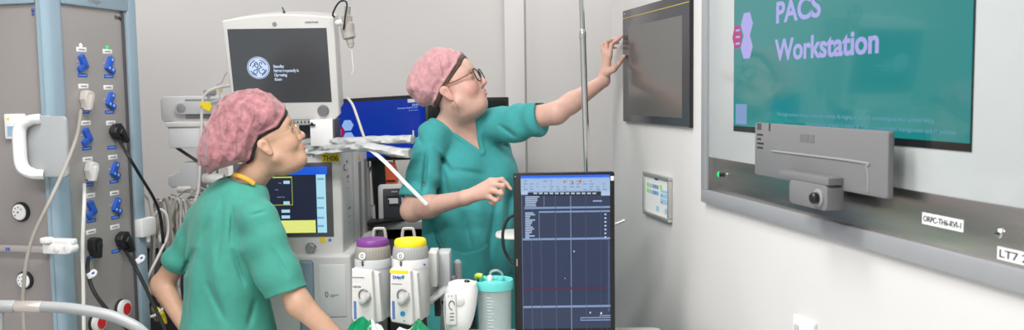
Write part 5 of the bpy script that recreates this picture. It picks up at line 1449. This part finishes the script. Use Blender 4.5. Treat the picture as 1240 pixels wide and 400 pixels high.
def person_body(parent, Hc, Hr, hs, prims, lo, hi, h, m, colors, full=0, small_nose=0, chin=(.070, -.086)):
    Hc = V3(Hc)
    def toH(X): return ((X - Hc) @ Hr) / hs
    hb = .2 * hs
    def f(X):
        Lp = toH(X)
        near = np.linalg.norm(X - Hc, axis=1) < .34
        d = np.linalg.norm(X - Hc, axis=1) - .10
        if near.any():
            d = d.copy(); d[near] = head_sdf(Lp[near], full, small_nose, chin) * hs
        for p in prims:
            if p[0] == 'cap': d = smin(d, d_cap(X, p[1], p[2], p[3], p[4], p[6] if len(p) > 6 else None), p[5])
            elif p[0] == 'ell': d = smin(d, d_ell(X, p[1], p[2], p[3]), p[4])
        return d
    def cf(X): return head_color(warp(toH(X)), *colors) + 0
    return sdf_obj('body', f, lo, hi, h, m, parent, cf)

def fingers_to_prims(chains, k=.004):
    out = []
    for ch in chains:
        pts, rr = ch
        for i in range(len(pts) - 1):
            out.append(('cap', pts[i], pts[i + 1], rr[i], rr[i + 1], k if i else .008))
    return out

def glasses(parent, Hc, Hr, hs, m_f, m_t, lw=.024, lh=.018, name='glasses', r=.0013, z=.008, xf=.104, rnd=2.4):
    Hc = Vector(Hc); M3 = Matrix([[float(v) for v in row] for row in Hr])
    T = lambda x, y, z: Hc + M3 @ (Vector(unwarp(x, y, z)) * hs)
    mb = MB()
    for s in (1, -1):
        pts = []
        for k in range(25):
            a = 2 * PI * k / 24
            cx_, sx_ = math.cos(a), math.sin(a)
            yy = s * .032 + lw * abs(cx_) ** (2 / rnd) * (1 if cx_ > 0 else -1)
            zz = z + lh * abs(sx_) ** (2 / rnd) * (1 if sx_ > 0 else -1)
            pts.append(T(xf - .10 * (abs(yy) - .02) ** 1 * .5, yy, zz))
        mb.tube(pts, r * hs, 6, 1)
    mb.tube([T(xf + .001, .009, z + .006), T(xf + .004, 0, z + .009), T(xf + .001, -.009, z + .006)], r * hs, 6, 4)
    g = mb.build(name, m_f, parent, world=True)
    for s in (1, -1):
        mb = MB()
        mb.tube([T(xf - .004, s * .058, z + .010), T(xf - .014, s * .071, z + .010), T(.045, s * .0800, z + .009), T(.008, s * .0835, z + .013), T(-.012, s * .0850, z + .010), T(-.026, s * .080, z - .008)], r * 1.15 * hs, 6, 5)
        mb.build('temple', m_t, g, world=True)
    mb = MB()
    for s in (1, -1):
        ring = []
        for k in range(20):
            a = 2 * PI * k / 20
            cx_, sx_ = math.cos(a), math.sin(a)
            yy = s * .032 + (lw - .001) * abs(cx_) ** (2 / rnd) * (1 if cx_ > 0 else -1); zz = z + (lh - .001) * abs(sx_) ** (2 / rnd) * (1 if sx_ > 0 else -1)
            ring.append((xf - .05 * (abs(yy) - .02), yy, zz))
        mb.loft([[T(*p) for p in ring], [T(p[0] - .0012, p[1], p[2]) for p in ring]])
    mb.build('lens', mat('spectacle_lens', (.9, .92, .93), .05, alpha=.16, spec=.9), g, world=True)

def eyes(parent, Hc, Hr, hs, iris):
    Hc = Vector(Hc); M3 = Matrix([[float(v) for v in row] for row in Hr])
    for s in (1, -1):
        mb = MB(); c = Hc + M3 @ (Vector(unwarp(.0790, s * .031, .009)) * hs); mb.ball(c, .0108 * hs, 16)
        e = mb.build('eye', mat('shaded_eye_white', (.5, .48, .46), .15), parent, world=True)  # shade over the eyes is put into this darker white
        mb = MB(); c2 = Hc + M3 @ (Vector(unwarp(.0790, s * .031, .009)) * hs + Vector((.0080, 0, 0)) * hs); mb.ball(c2, .0048 * hs, 12); mb.build('iris', iris, e, world=True)

M_skinA = mat('skin_fair', (.7, .45, .36), .48, attr='skin_tone', var=.05, vscale=45, bump=.06, bscale=220, sss=.10)
M_skinB = mat('skin_tan', (.6, .38, .26), .48, attr='skin_tone', var=.05, vscale=45, bump=.06, bscale=220, sss=.10)
M_scrubA = mat('scrub_cloth_blue_green', (.048, .345, .345), .85, var=.05, vscale=30, bump=.10, bscale=260, sheen=.12, ridge=.55, rscale=3.2, rcol=False)
M_scrubB = mat('scrub_cloth_green', (.052, .300, .232), .85, var=.05, vscale=30, bump=.10, bscale=260, sheen=.12, ridge=.55, rscale=3.2, rcol=False)
M_capA = mat('bouffant_cloth_rose', (.60, .31, .33), .75, var=.16, vscale=55, bump=.3, bscale=120, sheen=.3, ridge=.9, rscale=13)
M_capB = mat('bouffant_cloth_pink', (.36, .155, .17), .75, var=.38, vscale=45, bump=.3, bscale=120, sheen=.3, ridge=.9, rscale=9)
M_hairA = mat('brown_hair', (.075, .045, .03), .5, var=.3, vscale=80, bump=.4, bscale=200)
M_hairB = mat('black_hair', (.012, .010, .009), .4, var=.2, vscale=80, bump=.4, bscale=200)
M_shoe = mat('dark_clog', (.03, .03, .035), .5)

# ================================================================== standing person reaching to the wall panel
W2 = thing('person', 'person in teal scrubs, pink hair cover and brown glasses reaching to the wall panel', 'person', (P(560, 300, 3.55).x, 3.55, 0))
hc = P(552, 112, 3.42); hs = 1.01
tilt = R(27); yaw = R(-14)
fwd = Vector((math.cos(tilt) * math.cos(yaw), math.cos(tilt) * math.sin(yaw), math.sin(tilt)))
up = Vector((-math.sin(tilt) * math.cos(yaw), -math.sin(tilt) * math.sin(yaw), math.cos(tilt)))
Hr = rot_from(fwd, up)
def HW(c, Hr_, s, x, y, z): return c + Vector((float(v) for v in (Hr_ @ np.array([x, y, z]) * s)))
# torso frame
TF_ = Vector((.42, -.905, 0)).normalized(); TL_ = Vector((-TF_.y, TF_.x, 0))
TC = P(568, 200, 3.55); TC.z = 0
V3A = np.array([[3, 0, 0], [0, 3, 0], [.9, 0, .8]], dtype=np.float32)
def T2(x, y, z): return TC + TF_ * x + TL_ * y + Vector((0, 0, z))
Rt = np.array([[TF_.x, TL_.x, 0], [TF_.y, TL_.y, 0], [0, 0, 1]], dtype=np.float32)
shR = P(524, 166, 3.42); shL = P(606, 150, 3.46)
elR = P(499, 255, 3.33); wrR = P(563, 240, 3.17)
elL = P(674, 137, 3.34); wrL = P(731, 98, 3.42)
def wallY(px, py, off=0.014 + .006):
    p = rw(px, py, -off); return (Matrix.Rotation(RWZ, 3, 'Z') @ p + RWL)
F = lambda px, py, Y: P(px, py, Y)
prims = [
    ('cap', HW(hc, Hr, hs, -.020, 0, -.045), P(548, 158, 3.50), .056, .064, .03),
    ('ell', T2(0, 0, 1.215), (.122, .165, .205), Rt, .05),
    ('ell', T2(.01, 0, 1.02), (.12, .15, .16), Rt, .06),
    ('cap', shR, P(548, 155, 3.50), .050, .05, .04), ('cap', shL, P(552, 155, 3.52), .050, .05, .04),
    ('cap', shR, elR, .048, .042, .02), ('cap', elR, elR.lerp(wrR, .35), .041, .040, .02), ('cap', elR.lerp(wrR, .3), wrR, .040, .026, .02),
    ('cap', shL, elL, .050, .041, .02), ('cap', elL, elL.lerp(wrL, .35), .040, .037, .02), ('cap', elL.lerp(wrL, .3), wrL, .037, .024, .02),
]
# left hand on the panel
wp = lambda px, py: wallY(px, py)
kI, kM, kR, kP = F(738, 68, 3.395), F(735, 65, 3.415), F(733, 66, 3.435), F(732.5, 70, 3.455)
pw = wrL
prims += [('cap', pw, kI, .019, .0105, .012), ('cap', pw, kM, .020, .0110, .010), ('cap', pw, kR, .019, .0105, .010), ('cap', pw, kP, .018, .010, .010)]
prims += fingers_to_prims([
    ([kI, F(740.5, 54.5, 3.40), F(747, 49, 3.43), wp(753, 44)], [.0100, .0086, .0078, .0062]),
    ([kM, F(734, 51.5, 3.43), F(743, 48.0, 3.455), wp(750.5, 47)], [.0102, .0088, .0080, .0064]),
    ([kR, F(729.5, 54.5, 3.455), F(738, 50.5, 3.475), wp(748, 52)], [.0098, .0084, .0076, .0062]),
    ([kP, F(729.5, 61, 3.47), F(737, 57, 3.485), wp(746, 58)], [.0090, .0076, .0068, .0056]),
    ([F(735, 88, 3.40), F(743, 84, 3.385), F(750, 76.5, 3.405), wp(756, 68)], [.0150, .0120, .0095, .0072])])
# right hand, loose with the index finger pointing
kI, kM, kR, kP = F(594, 219, 3.150), F(597, 224, 3.132), F(596, 231, 3.128), F(591, 238, 3.135)
prims += [('cap', wrR, kI, .022, .0105, .014), ('cap', wrR, kM, .022, .011, .012), ('cap', wrR, kR, .022, .0105, .012), ('cap', wrR, kP, .021, .010, .012)]
prims += fingers_to_prims([
    ([kI, F(608, 217.5, 3.13), F(614, 223.5, 3.125), F(618.5, 229, 3.12)], [.0100, .0086, .0075, .0060]),
    ([kM, F(609, 225, 3.105), F(608.5, 233, 3.125), F(602, 235, 3.15)], [.0104, .0092, .0082, .0068]),
    ([kR, F(607, 234.5, 3.10), F(605, 241.5, 3.125), F(599, 241, 3.15)], [.0100, .0090, .0080, .0066]),
    ([kP, F(600.5, 243, 3.11), F(597.5, 247, 3.13), F(592, 245, 3.15)], [.0092, .0082, .0072, .0060]),
    ([F(577, 236, 3.16), F(588, 236, 3.17), F(598, 235, 3.17), F(606, 232, 3.165)], [.0150, .0120, .0100, .0076])])
lo = (P(470, 200, 3.3).x, 3.02, .86); hi = (P(762, 100, 3.46).x, 3.80, 1.72)
person_body(W2, hc, Hr, hs, prims, lo, hi, .0034, M_skinA, ((.66, .41, .33), (.50, .18, .17), (.62, .22, .20), (.16, .09, .06), .75), full=1.0, chin=(.060, -.077))
eyes(W2, hc, Hr, hs, mat('grey_iris', (.10, .12, .12), .2))
glasses(W2, hc, Hr, hs, mat('dark_tortoise', (.025, .015, .012), .25), mat('amber_tortoise', (.22, .07, .02), .3), lw=.0245, lh=.0215, r=.0024, z=.006)

# hair strip between the cap and the face
HEM2 = [(558, 61), (557, 66, -.03), (553, 77.5, -.06), (544, 90.6, -.075), (534, 105.6, -.08), (527, 120.6, -.07), (519, 131, -.05)]
CAP2 = [(572, 66), (560, 100), (550, 125), (519.4, 131), (511.9, 128), (500.6, 117), (495, 107.5), (498, 92.5), (506, 77.5), (517.5, 64.4), (530.6, 58.7), (543.7, 58.7), (555, 61)]
HEM1 = [(343, 121), (345.6, 126.7, -.01), (344, 138.7, -.05), (335.5, 153, -.075), (325, 158, -.08), (313, 164, -.08), (306, 178, -.08), (302, 193, -.07), (285, 206, -.05), (268, 213, -.03)]
CAP1 = [(352, 133), (345, 170), (325, 195), (305, 210), (270, 212.5), (255, 209), (243.7, 198.6), (240.7, 185.5), (243.7, 170.5), (253, 146), (262.5, 127.5), (273.7, 117), (292.4, 110), (311, 109.5), (330, 116), (341, 122.5)]
def hair_fn(Hc, Hr, hs, hem, off, grow, zmin):
    HV = V3(Hc); HM = head_px(Hc, Hr, hs, hem)
    keep = HM + [(-.40, HM[-1][1] - .12), (-.40, .40), (HM[0][0] + .02, .40)]
    def f(X):
        L = ((X - HV) @ Hr) / hs
        d = np.linalg.norm(X - HV, axis=1) - .12
        near = d < .1
        d = d.copy(); LN = L[near]
        h_ = U(d_ell(warp(LN), (-.008, 0, .040), (.093, .074, .080)), d_ell(warp(LN), (.050, 0, .045), (.040, .055, .045)), d_ell(LN, (-.03, 0, -.02), (.06, .062, .06)), k=.03) - grow + .0014 * noise(LN * V3((1, 1, .35)), 160, 4)
        kp = poly2(LN[:, 0], LN[:, 2], keep) - off
        ear = d_ell(LN, (.004, 0, -.002), (.018, 1, .030))
        d[near] = smax(smax(smax(h_, kp, .004), -(LN[:, 2] - zmin), .004), -ear, .004) * hs
        return d
    return f
b0, b1 = np.array(hc) - .17, np.array(hc) + .17
sdf_obj('hair', hair_fn(hc, Hr, hs, HEM2, .015, .0050, -.065), b0, b1, .0030, M_hairA, W2)
mb = MB(); 
for k, (x, y, z, l) in enumerate(((.002, -.086, -.034, .05),)):
    mb.tube([HW(hc, Hr, hs, x, y, z), HW(hc, Hr, hs, x + .004, y - .002, z - l * .5), HW(hc, Hr, hs, x - .003 + .004 * k, y + .002, z - l)], [.0008, .0004], 5, 5)
mb.build('loose_strand', M_hairA, W2, world=True)

def make_cap(parent, m, Hc, Hr, hs, outline, hem, Wd, seed, amp, h=.003, name='hair_cover'):
    """bouffant cover: puffed cloth with the photo's side outline, drawn in to the skull along the hem"""
    OL = head_px(Hc, Hr, hs, outline); HM = head_px(Hc, Hr, hs, hem)
    back = [(-.40, HM[-1][1] - .12), (-.40, .40), (HM[0][0] + .02, .40)]
    keep = HM + back
    HV = V3(Hc)
    def f(X):
        L = ((X - HV) @ Hr) / hs
        d0 = np.linalg.norm(L - V3((-.06, 0, .06)), axis=1) - .17
        near = d0 < .08
        d0 = d0.copy(); LN = L[near]
        s2 = poly2(LN[:, 0], LN[:, 2], OL)
        A = np.maximum(s2 + Wd, 0)
        d = np.sqrt(A * A + (LN[:, 1]) ** 2) - Wd
        kp = poly2(LN[:, 0], LN[:, 2], keep)
        sk = U(d_ell(warp(LN), (-.008, 0, .040), (.093, .074, .080)), d_ell(warp(LN), (.050, 0, .045), (.040, .055, .045)), d_ell(LN, (-.03, 0, -.03), (.06, .058, .07)), k=.03) - .0075
        t = np.clip(-kp / .035, 0, 1); t = t * t * (3 - 2 * t)
        # gathers: ridges that run up from the hem
        a1 = LN @ V3((.55, 0, .83)); b1 = LN @ V3((.83, 0, -.55))
        g = np.sin(LN[:, 1] * 95 + b1 * 40 + 2.2 * noise(LN, 16, seed)) * .5 + np.sin(b1 * 120 + a1 * 18 + 2.0 * noise(LN, 14, seed + 2)) * .5
        ridge = (1 - np.abs(g)) ** 2 * amp
        d = d * t + np.minimum(np.maximum(sk, d - .02), sk + .02) * (1 - t) - ridge * (.35 + .65 * t) + noise(LN, 20, seed + 5) * .0035
        out = smax(d, kp, .003)
        band = np.sqrt(np.minimum(np.abs(kp + .003), 1) ** 2 + np.clip(np.abs(d) - .0, 0, 1) ** 2) - .0042
        out = smin(out, band, .004)
        # hollow underside so the head is not swallowed
        d0[near] = out
        return d0 * hs
    return sdf_obj(name, f, np.array(Hc) - .27, np.array(Hc) + .25, h, m, parent)
make_cap(W2, M_capA, hc, Hr, hs, CAP2, HEM2, .088, 5, .0060)

# scrubs top
def cloth(parent, name, m, f, lo, hi, h): return sdf_obj(name, f, lo, hi, h, m, parent, None, 1)
hemLp = P(655, 138, 3.37); hemLn = (elL - shL).normalized()
hemRp = P(503, 242, 3.345); hemRn = (elR - shR).normalized()
nkc = P(549, 150, 3.50)
def front_px(Fo, TCx, Rx, xl, pts):
    out = []
    for px, py in pts:
        o = Vector((0, 0, CAMZ)); dd = ray(px, py); c = Vector(TCx) + Fo * xl
        t = (c - o).dot(Fo) / dd.dot(Fo); q = o + dd * t - Vector(TCx)
        out.append((q.dot(Vector((float(Rx[0][1]), float(Rx[1][1]), 0))), q.z))
    return out
VN2 = front_px(TF_, TC, Rt, .12, [(516, 116), (531, 142), (581.5, 183), (575, 146), (588, 118)])
PK2 = front_px(TF_, TC, Rt, .18, [(528, 292), (548, 306), (566, 309), (592, 296), (600, 380), (530, 380)])
def creases(X, Yr, ymax, lst):
    o = np.zeros(len(X), dtype=np.float32); m = X[:, 1] < ymax
    for (p, q, w_, am) in lst:
        a = P(p[0], p[1], Yr); b = P(q[0], q[1], Yr)
        ax, az, bx, bz = a.x, a.z, b.x, b.z; ex, ez = bx - ax, bz - az
        k = Yr / np.maximum(X[:, 1], .5)
        x = X[:, 0] * k; z = CAMZ + (X[:, 2] - CAMZ) * k
        t = np.clip(((x - ax) * ex + (z - az) * ez) / (ex * ex + ez * ez), 0, 1)
        dd = np.sqrt((x - ax - ex * t) ** 2 + (z - az - ez * t) ** 2)
        o += np.where(m, am * 1.9 * np.exp(-(dd / w_) ** 2) * np.maximum(np.sin(np.pi * t), 0), 0)
    return o
def scrubA(X):
    w1 = noise(X, 16, 21) * .004 + noise(X, 34, 22) * .0018
    L = (X - V3(TC)) @ Rt
    E = lambda c, r: d_ell(L, c, r)
    d = E((0.0, 0, 1.21), (.135, .185, .22))
    d = smin(d, E((.02, 0, 1.00), (.170, .195, .20)), .08)
    d = smin(d, E((.005, 0, .84), (.160, .195, .16)), .08)
    d = smin(d, E((.085, .085, 1.175), (.082, .085, .085)), .05)
    d = smin(d, E((.085, -.085, 1.175), (.082, .085, .085)), .05)
    d = smin(d, d_cap(X, shR, P(545, 150, 3.50), .054, .058), .05)
    d = smin(d, d_cap(X, shL, P(556, 150, 3.52), .058, .058), .05)
    # side folds: long vertical creases below the bust, pull lines from the armpits
    ang = np.arctan2(L[:, 1], L[:, 0])
    vf = np.clip((1.13 - L[:, 2]) / .12, 0, 1)
    fold = .0075 * vf * np.sin(ang * 10 + 2.0 * noise(X, 7, 31))
    d = d + fold
    # hanging cloth edge at the bottom
    d = smax(d, -(L[:, 2] - .775), .004)
    # sleeves
    def sleeve(sh, el, hp, hn, r0, r1, sag=None, ri=.0):
        s = d_cap(X, sh, V3(hp) + V3(hn) * .05, r0, r1)
        if sag is not None: s = smin(s, d_cap(X, sag[0], sag[1], sag[2], sag[3]), .04)
        s = s + .004 * np.sin(((X - V3(sh)) @ V3(hn)) * 75 + 3 * noise(X, 9, 41)) * np.clip(((X - V3(sh)) @ V3(hn)) / .1, 0, 1)
        s = smax(s, (X - V3(hp)) @ V3(hn), .004)
        return s
    sL = sleeve(shL, elL, hemLp, hemLn, .062, .058, (P(622, 156, 3.42), P(650, 150, 3.37), .050, .045))
    sR = sleeve(shR, elR, hemRp, hemRn, .058, .062, (P(515, 200, 3.38), P(508, 236, 3.35), .050, .054))
    d = smin(d, sL, .03); d = smin(d, sR, .022)
    # armpit shadow creases
    for a, b, r in ((P(522, 178, 3.30), P(517, 250, 3.30), .007), (P(530, 172, 3.28), P(553, 215, 3.27), .004), (P(612, 176, 3.36), P(590, 200, 3.30), .005), (P(618, 170, 3.36), P(604, 158, 3.34), .004), (P(528, 190, 3.28), P(540, 235, 3.26), .005),
                    (P(560, 205, 3.2), P(600, 210, 3.2), .004)):
        pass
    d = d + w1 + noise(X @ V3A, 9, 77) * .0045
    d = d + creases(X, 3.35, 3.55, [((517, 180), (512, 238), .008, .012), ((523, 176), (552, 216), .010, .007), ((532, 190), (545, 245), .010, .005), ((621, 178), (598, 171), .008, .008), ((627, 168), (602, 150), .008, .006),
        ((603, 235), (590, 322), .012, .009), ((560, 255), (570, 300), .012, .007), ((522, 262), (546, 330), .010, .010), ((618, 215), (612, 300), .012, .008), ((540, 205), (590, 212), .012, .005), ((500, 150), (512, 178), .008, .005), ((492, 170), (488, 225), .010, .004)])
    pk = poly2(L[:, 1], L[:, 2], PK2)
    d = d - np.where(L[:, 0] > .05, .005 * np.clip(.5 - pk / .003, 0, 1), 0)
    # hollow sleeve mouths
    d = smax(d, -d_cap(X, V3(hemLp) - V3(hemLn) * .035, V3(hemLp) + V3(hemLn) * .10, .046, .048), .004)
    d = smax(d, -d_cap(X, V3(hemRp) - V3(hemRn) * .035, V3(hemRp) + V3(hemRn) * .10, .052, .054), .004)
    # neck opening with V
    d = smax(d, -d_cap(X, P(546, 118, 3.50), P(550, 152, 3.49), .070, .072), .006)
    vv = np.maximum(poly2(L[:, 1], L[:, 2], VN2), .02 - L[:, 0])
    rim = smax(np.abs(poly2(L[:, 1], L[:, 2], VN2) - .008) - .007, .03 - L[:, 0], .004)
    d = smax(d - .0035 * np.clip(1 - np.maximum(rim, 0) / .003, 0, 1), -vv, .003)
    return d
def scrubA2(X):
    d = scrubA(X)
    # folded V collar band follows the neck opening
    n1 = np.abs(d_cap(X, P(563, 138, 3.36), P(583, 181, 3.30), .052, .012)) - .006
    return d
cloth(W2, 'scrub_top', M_scrubA, scrubA, (P(468, 200, 3.3).x, 3.16, .75), (P(668, 100, 3.4).x, 3.86, 1.46), .0036)
# chest pocket seam and drawstring level pocket line on the front
# trousers and shoes
def trousers(X):
    L = (X - V3(TC)) @ Rt
    d = d_ell(L, (0, 0, .86), (.15, .19, .15))
    for s in (1, -1):
        d = smin(d, d_cap(L, (0, s * .095, .80), (.01, s * .11, .46), .098, .075), .03)
        d = smin(d, d_cap(L, (.01, s * .11, .46), (-.005, s * .12, .06), .075, .065), .03)
    d = smax(d, -(L[:, 2] - .045), .003)
    return d + noise(X, 14, 5) * .004
cloth(W2, 'scrub_trousers', M_scrubA, trousers, np.array(TC) + (-.33, -.33, .02), np.array(TC) + (.33, .33, .96), .007)
def shoes(parent, TCx, Rx, ys, x0=0.0):
    for s in ys:
        def f(X):
            L = (X - V3(TCx)) @ Rx
            d = d_cap(L, (x0 - .05, s, .045), (x0 + .13, s * 1.06, .032), .045, .038)
            return smax(d, -(L[:, 2]), .002)
        sdf_obj('shoe', f, np.array(TCx) + (-.36, -.36, -.01), np.array(TCx) + (.4, .4, .12), .005, M_shoe, parent)
shoes(W2, TC, Rt, (.12, -.12))

# ================================================================== seated person in front, looking up at the patient monitor
W1 = thing('person', 'seated person in green scrubs and a big pink hair cover, seen from behind, looking up', 'person', (P(275, 300, 3.0).x, 3.0, 0))
hc1 = P(326, 176, 3.02); hs1 = .99
tilt = R(24); yaw = R(12)
fwd = Vector((math.cos(tilt) * math.cos(yaw), math.cos(tilt) * math.sin(yaw), math.sin(tilt)))
up = Vector((-math.sin(tilt) * math.cos(yaw), -math.sin(tilt) * math.sin(yaw), math.cos(tilt)))
Hr1 = rot_from(fwd, up)
TF1 = Vector((.72, .69, 0)).normalized(); TL1 = Vector((-TF1.y, TF1.x, 0))
TC1 = P(276, 300, 3.02); TC1.z = 0
def T1(x, y, z): return TC1 + TF1 * x + TL1 * y + Vector((0, 0, z))
Rt1 = np.array([[TF1.x, TL1.x, 0], [TF1.y, TL1.y, 0], [0, 0, 1]], dtype=np.float32)
sR1 = P(313, 264, 2.90); sL1 = P(246, 268, 3.12)
eR1 = P(362, 368, 2.86); wR1 = P(424, 425, 2.84)
eL1 = P(196, 346, 3.15); wL1 = P(228, 400, 3.03)
nk1 = P(297, 222, 3.02)
prims = [
    ('cap', HW(hc1, Hr1, hs1, -.028, 0, -.040), P(295, 226, 3.03), .050, .056, .025),
    ('ell', T1(0.01, 0, 1.00), (.075, .125, .16), Rt1, .05), ('ell', T1(0, 0, .84), (.09, .13, .16), Rt1, .05),
    ('cap', sR1, nk1 + Vector((0.01, 0, -.07)), .034, .036, .03), ('cap', sL1, nk1 + Vector((0.01, 0, -.07)), .034, .036, .03),
    ('cap', sR1, eR1, .042, .040, .02), ('cap', eR1, wR1, .041, .026, .02),
    ('cap', sL1, eL1, .040, .037, .02), ('cap', eL1, wL1, .040, .026, .02),
]
def hand(wr, dr, nrm, thumb, s=1.0, curl=.5):
    """relaxed hand: wrist, pointing direction, back-of-hand normal, thumb side"""
    dr = Vector(dr).normalized(); nrm = Vector(nrm); nrm = (nrm - dr * nrm.dot(dr)).normalized(); sd = dr.cross(nrm).normalized() * thumb
    pr = []; ch = []
    for k, (o_, l_) in enumerate(((.026, .074), (.009, .080), (-.009, .075), (-.025, .062))):
        kn = wr + dr * (.085 - .004 * abs(k - 1)) * s + sd * o_ * s
        pr.append(('cap', wr, kn, .020 * s, .0105 * s, .012))
        p1 = kn + dr * l_ * .45 * s - nrm * .008 * curl * 2 * s
        p2 = p1 + (dr * .8 - nrm * curl).normalized() * l_ * .3 * s; p3 = p2 + (dr * .55 - nrm * curl * 1.5).normalized() * l_ * .25 * s
        ch.append(([kn, p1, p2, p3], [.0098 * s, .0085 * s, .0075 * s, .0062 * s]))
    t0 = wr + dr * .02 * s + sd * .018 * s; t1 = t0 + (dr * .7 + sd * .7).normalized() * .042 * s - nrm * .006; t2 = t1 + (dr * .9 + sd * .3).normalized() * .03 * s; t3 = t2 + dr * .024 * s
    ch.append(([t0, t1, t2, t3], [.015 * s, .012 * s, .0098 * s, .0075 * s]))
    return pr + fingers_to_prims(ch)
prims += hand(wR1, (.75, -.1, -.45), (0.2, -.2, .95), 1, .95)
prims += hand(wL1, (.45, -.55, -.62), (-.7, -.6, .0), -1, .95, .3)
lo = (P(170, 200, 3.1).x, 2.68, .52); hi = (P(470, 100, 2.9).x, 3.35, 1.66)
person_body(W1, hc1, Hr1, hs1, prims, lo, hi, .0034, M_skinB, ((.56, .34, .235), (.42, .16, .13), (.54, .25, .17), (.06, .035, .025), .3), full=0.35, small_nose=.3, chin=(.064, -.084))
eyes(W1, hc1, Hr1, hs1, mat('dark_iris', (.02, .012, .01), .2))
glasses(W1, hc1, Hr1, hs1, mat('thin_gold', (.55, .40, .24), .3, .8), mat('thin_gold', (.55, .40, .24), .3, .8), lw=.024, lh=.019, r=.0013, z=.006, rnd=2.0)
sdf_obj('hair', hair_fn(hc1, Hr1, hs1, HEM1, .011, .0050, -.075), np.array(hc1) - .17, np.array(hc1) + .17, .0030, M_hairB, W1)
make_cap(W1, M_capB, hc1, Hr1, hs1, CAP1, HEM1, .098, 9, .0075)
# yellow neck ribbon
mb = MB(); mb.tube([P(283, 211, 2.96), P(290, 213, 2.945), P(299, 217, 2.945), P(308, 223, 2.95)], .006, 8, 6, flat=(.0075, .003), up=(.4, -.9, .3)); mb.build('neck_ribbon', mat('amber_ribbon', (.62, .36, .03), .6), W1, world=True)
hemR1 = P(350, 353, 2.865); nR1 = (eR1 - sR1).normalized(); nR1 = (nR1 + Vector((-.12, 0, 0))).normalized()
hemL1 = P(209, 322, 3.14); nL1 = (eL1 - sL1).normalized()
def scrubB(X):
    L = (X - V3(TC1)) @ Rt1
    E = lambda c, r: d_ell(L, c, r)
    d = E((.01, 0, 1.02), (.118, .168, .20))
    d = smin(d, E((-.01, 0, .84), (.125, .165, .20)), .08)
    d = smin(d, E((-.01, 0, .66), (.15, .185, .15)), .08)
    d = smin(d, d_cap(X, sR1, nk1 + Vector((0, 0, -.045)), .055, .060), .06)
    d = smin(d, d_cap(X, sL1, nk1 + Vector((0, 0, -.045)), .055, .060), .06)
    ang = np.arctan2(L[:, 1], L[:, 0])
    vf = np.clip((1.06 - L[:, 2]) / .15, 0, 1)
    d = d + .006 * vf * np.sin(ang * 7 + 2.2 * noise(X, 6, 33))
    def sleeve(sh, hp, hn, r0, r1, sag=None):
        s = d_cap(X, sh, V3(hp) + V3(hn) * .05, r0, r1)
        if sag is not None: s = smin(s, d_cap(X, *sag), .04)
        s = s + .0035 * np.sin(((X - V3(sh)) @ V3(hn)) * 60 + 3 * noise(X, 8, 43)) * np.clip(((X - V3(sh)) @ V3(hn)) / .1, 0, 1)
        return smax(s, (X - V3(hp)) @ V3(hn), .004)
    s1 = sleeve(sR1, hemR1, nR1, .062, .062, (P(310, 300, 2.90), P(338, 350, 2.88), .05, .052))
    s2 = sleeve(sL1, hemL1, nL1, .054, .048, (P(240, 300, 3.12), P(220, 318, 3.13), .042, .036))
    d = smin(d, s1, .022); d = smin(d, s2, .03)
    d = d + noise(X, 15, 61) * .0035 + noise(X, 32, 62) * .0014 + noise(X @ V3A, 8, 78) * .0035
    d = d + creases(X, 2.9, 3.1, [((282, 248), (280, 300), .007, .007), ((280, 300), (297, 348), .008, .007), ((270, 236), (262, 330), .010, .005), ((328, 300), (350, 338), .009, .005), ((288, 245), (318, 240), .008, .004), ((300, 262), (325, 255), .005, .003), ((236, 300), (222, 335), .010, .008), ((255, 262), (240, 300), .010, .005), ((250, 340), (275, 395), .012, .006), ((310, 360), (300, 400), .010, .006)])
    d = smax(d, -d_cap(X, V3(hemR1) - V3(nR1) * .04, V3(hemR1) + V3(nR1) * .1, .050, .051), .004)
    d = smax(d, -d_cap(X, V3(hemL1) - V3(nL1) * .03, V3(hemL1) + V3(nL1) * .1, .040, .041), .004)
    d = smax(d, -d_cap(X, P(310, 190, 3.02), P(297, 226, 3.02), .060, .060), .006)
    d = smax(d, -d_cap(X, P(330, 235, 3.08), P(345, 290, 3.16), .05, .01), .006)
    d = smax(d, -(L[:, 2] - .50), .004)
    return d
cloth(W1, 'scrub_top', M_scrubB, scrubB, (P(182, 200, 3.1).x, 2.74, .48), (P(385, 100, 2.9).x, 3.38, 1.32), .0036)
FL = Vector((.998, .06, 0)).normalized(); RtL = np.array([[FL.x, -FL.y, 0], [FL.y, FL.x, 0], [0, 0, 1]], dtype=np.float32)
def trousers1(X):
    L = (X - V3(TC1)) @ RtL
    d = d_ell(L, (.0, 0, .62), (.15, .16, .12))
    for s in (1, -1):
        d = smin(d, d_cap(L, (.0, s * .08, .595), (.36, s * .09, .575), .088, .070), .03)
        d = smin(d, d_cap(L, (.36, s * .09, .56), (.38, s * .09, .07), .070, .060), .03)
    d = smax(d, -(L[:, 2] - .05), .003)
    return d + noise(X, 14, 5) * .004
cloth(W1, 'scrub_trousers', M_scrubB, trousers1, np.array(TC1) + (-.25, -.25, .03), np.array(TC1) + (.48, .52, .80), .008)
shoes(W1, TC1 + FL * .38, RtL, (.085, -.085))
st_ = thing('stool', 'round black rolling stool under the seated person', 'stool', (TC1.x, TC1.y, 0))
mb = MB(); mb.lathe([(.14, .44), (.155, .45), (.155, .475), (.14, .49), (.001, .492)], seg=36); mb.build('seat', M_blk, st_)
mb = MB(); mb.cyl((0, 0, .1), (0, 0, .45), .025); mb.build('pole', M_chrome, st_)
for k in range(5):
    a = 2 * PI * k / 5; mb = MB(); mb.tube([(0, 0, .12), (.13 * math.cos(a), .13 * math.sin(a), .10), (.19 * math.cos(a), .19 * math.sin(a), .075)], .014, 8, 4); l_ = mb.build('leg', M_chrome, st_)
    mb = MB(); mb.cyl((.19 * math.cos(a), .19 * math.sin(a) - .012, .03), (.19 * math.cos(a), .19 * math.sin(a) + .012, .03), .03); mb.build('caster', M_blk, l_)
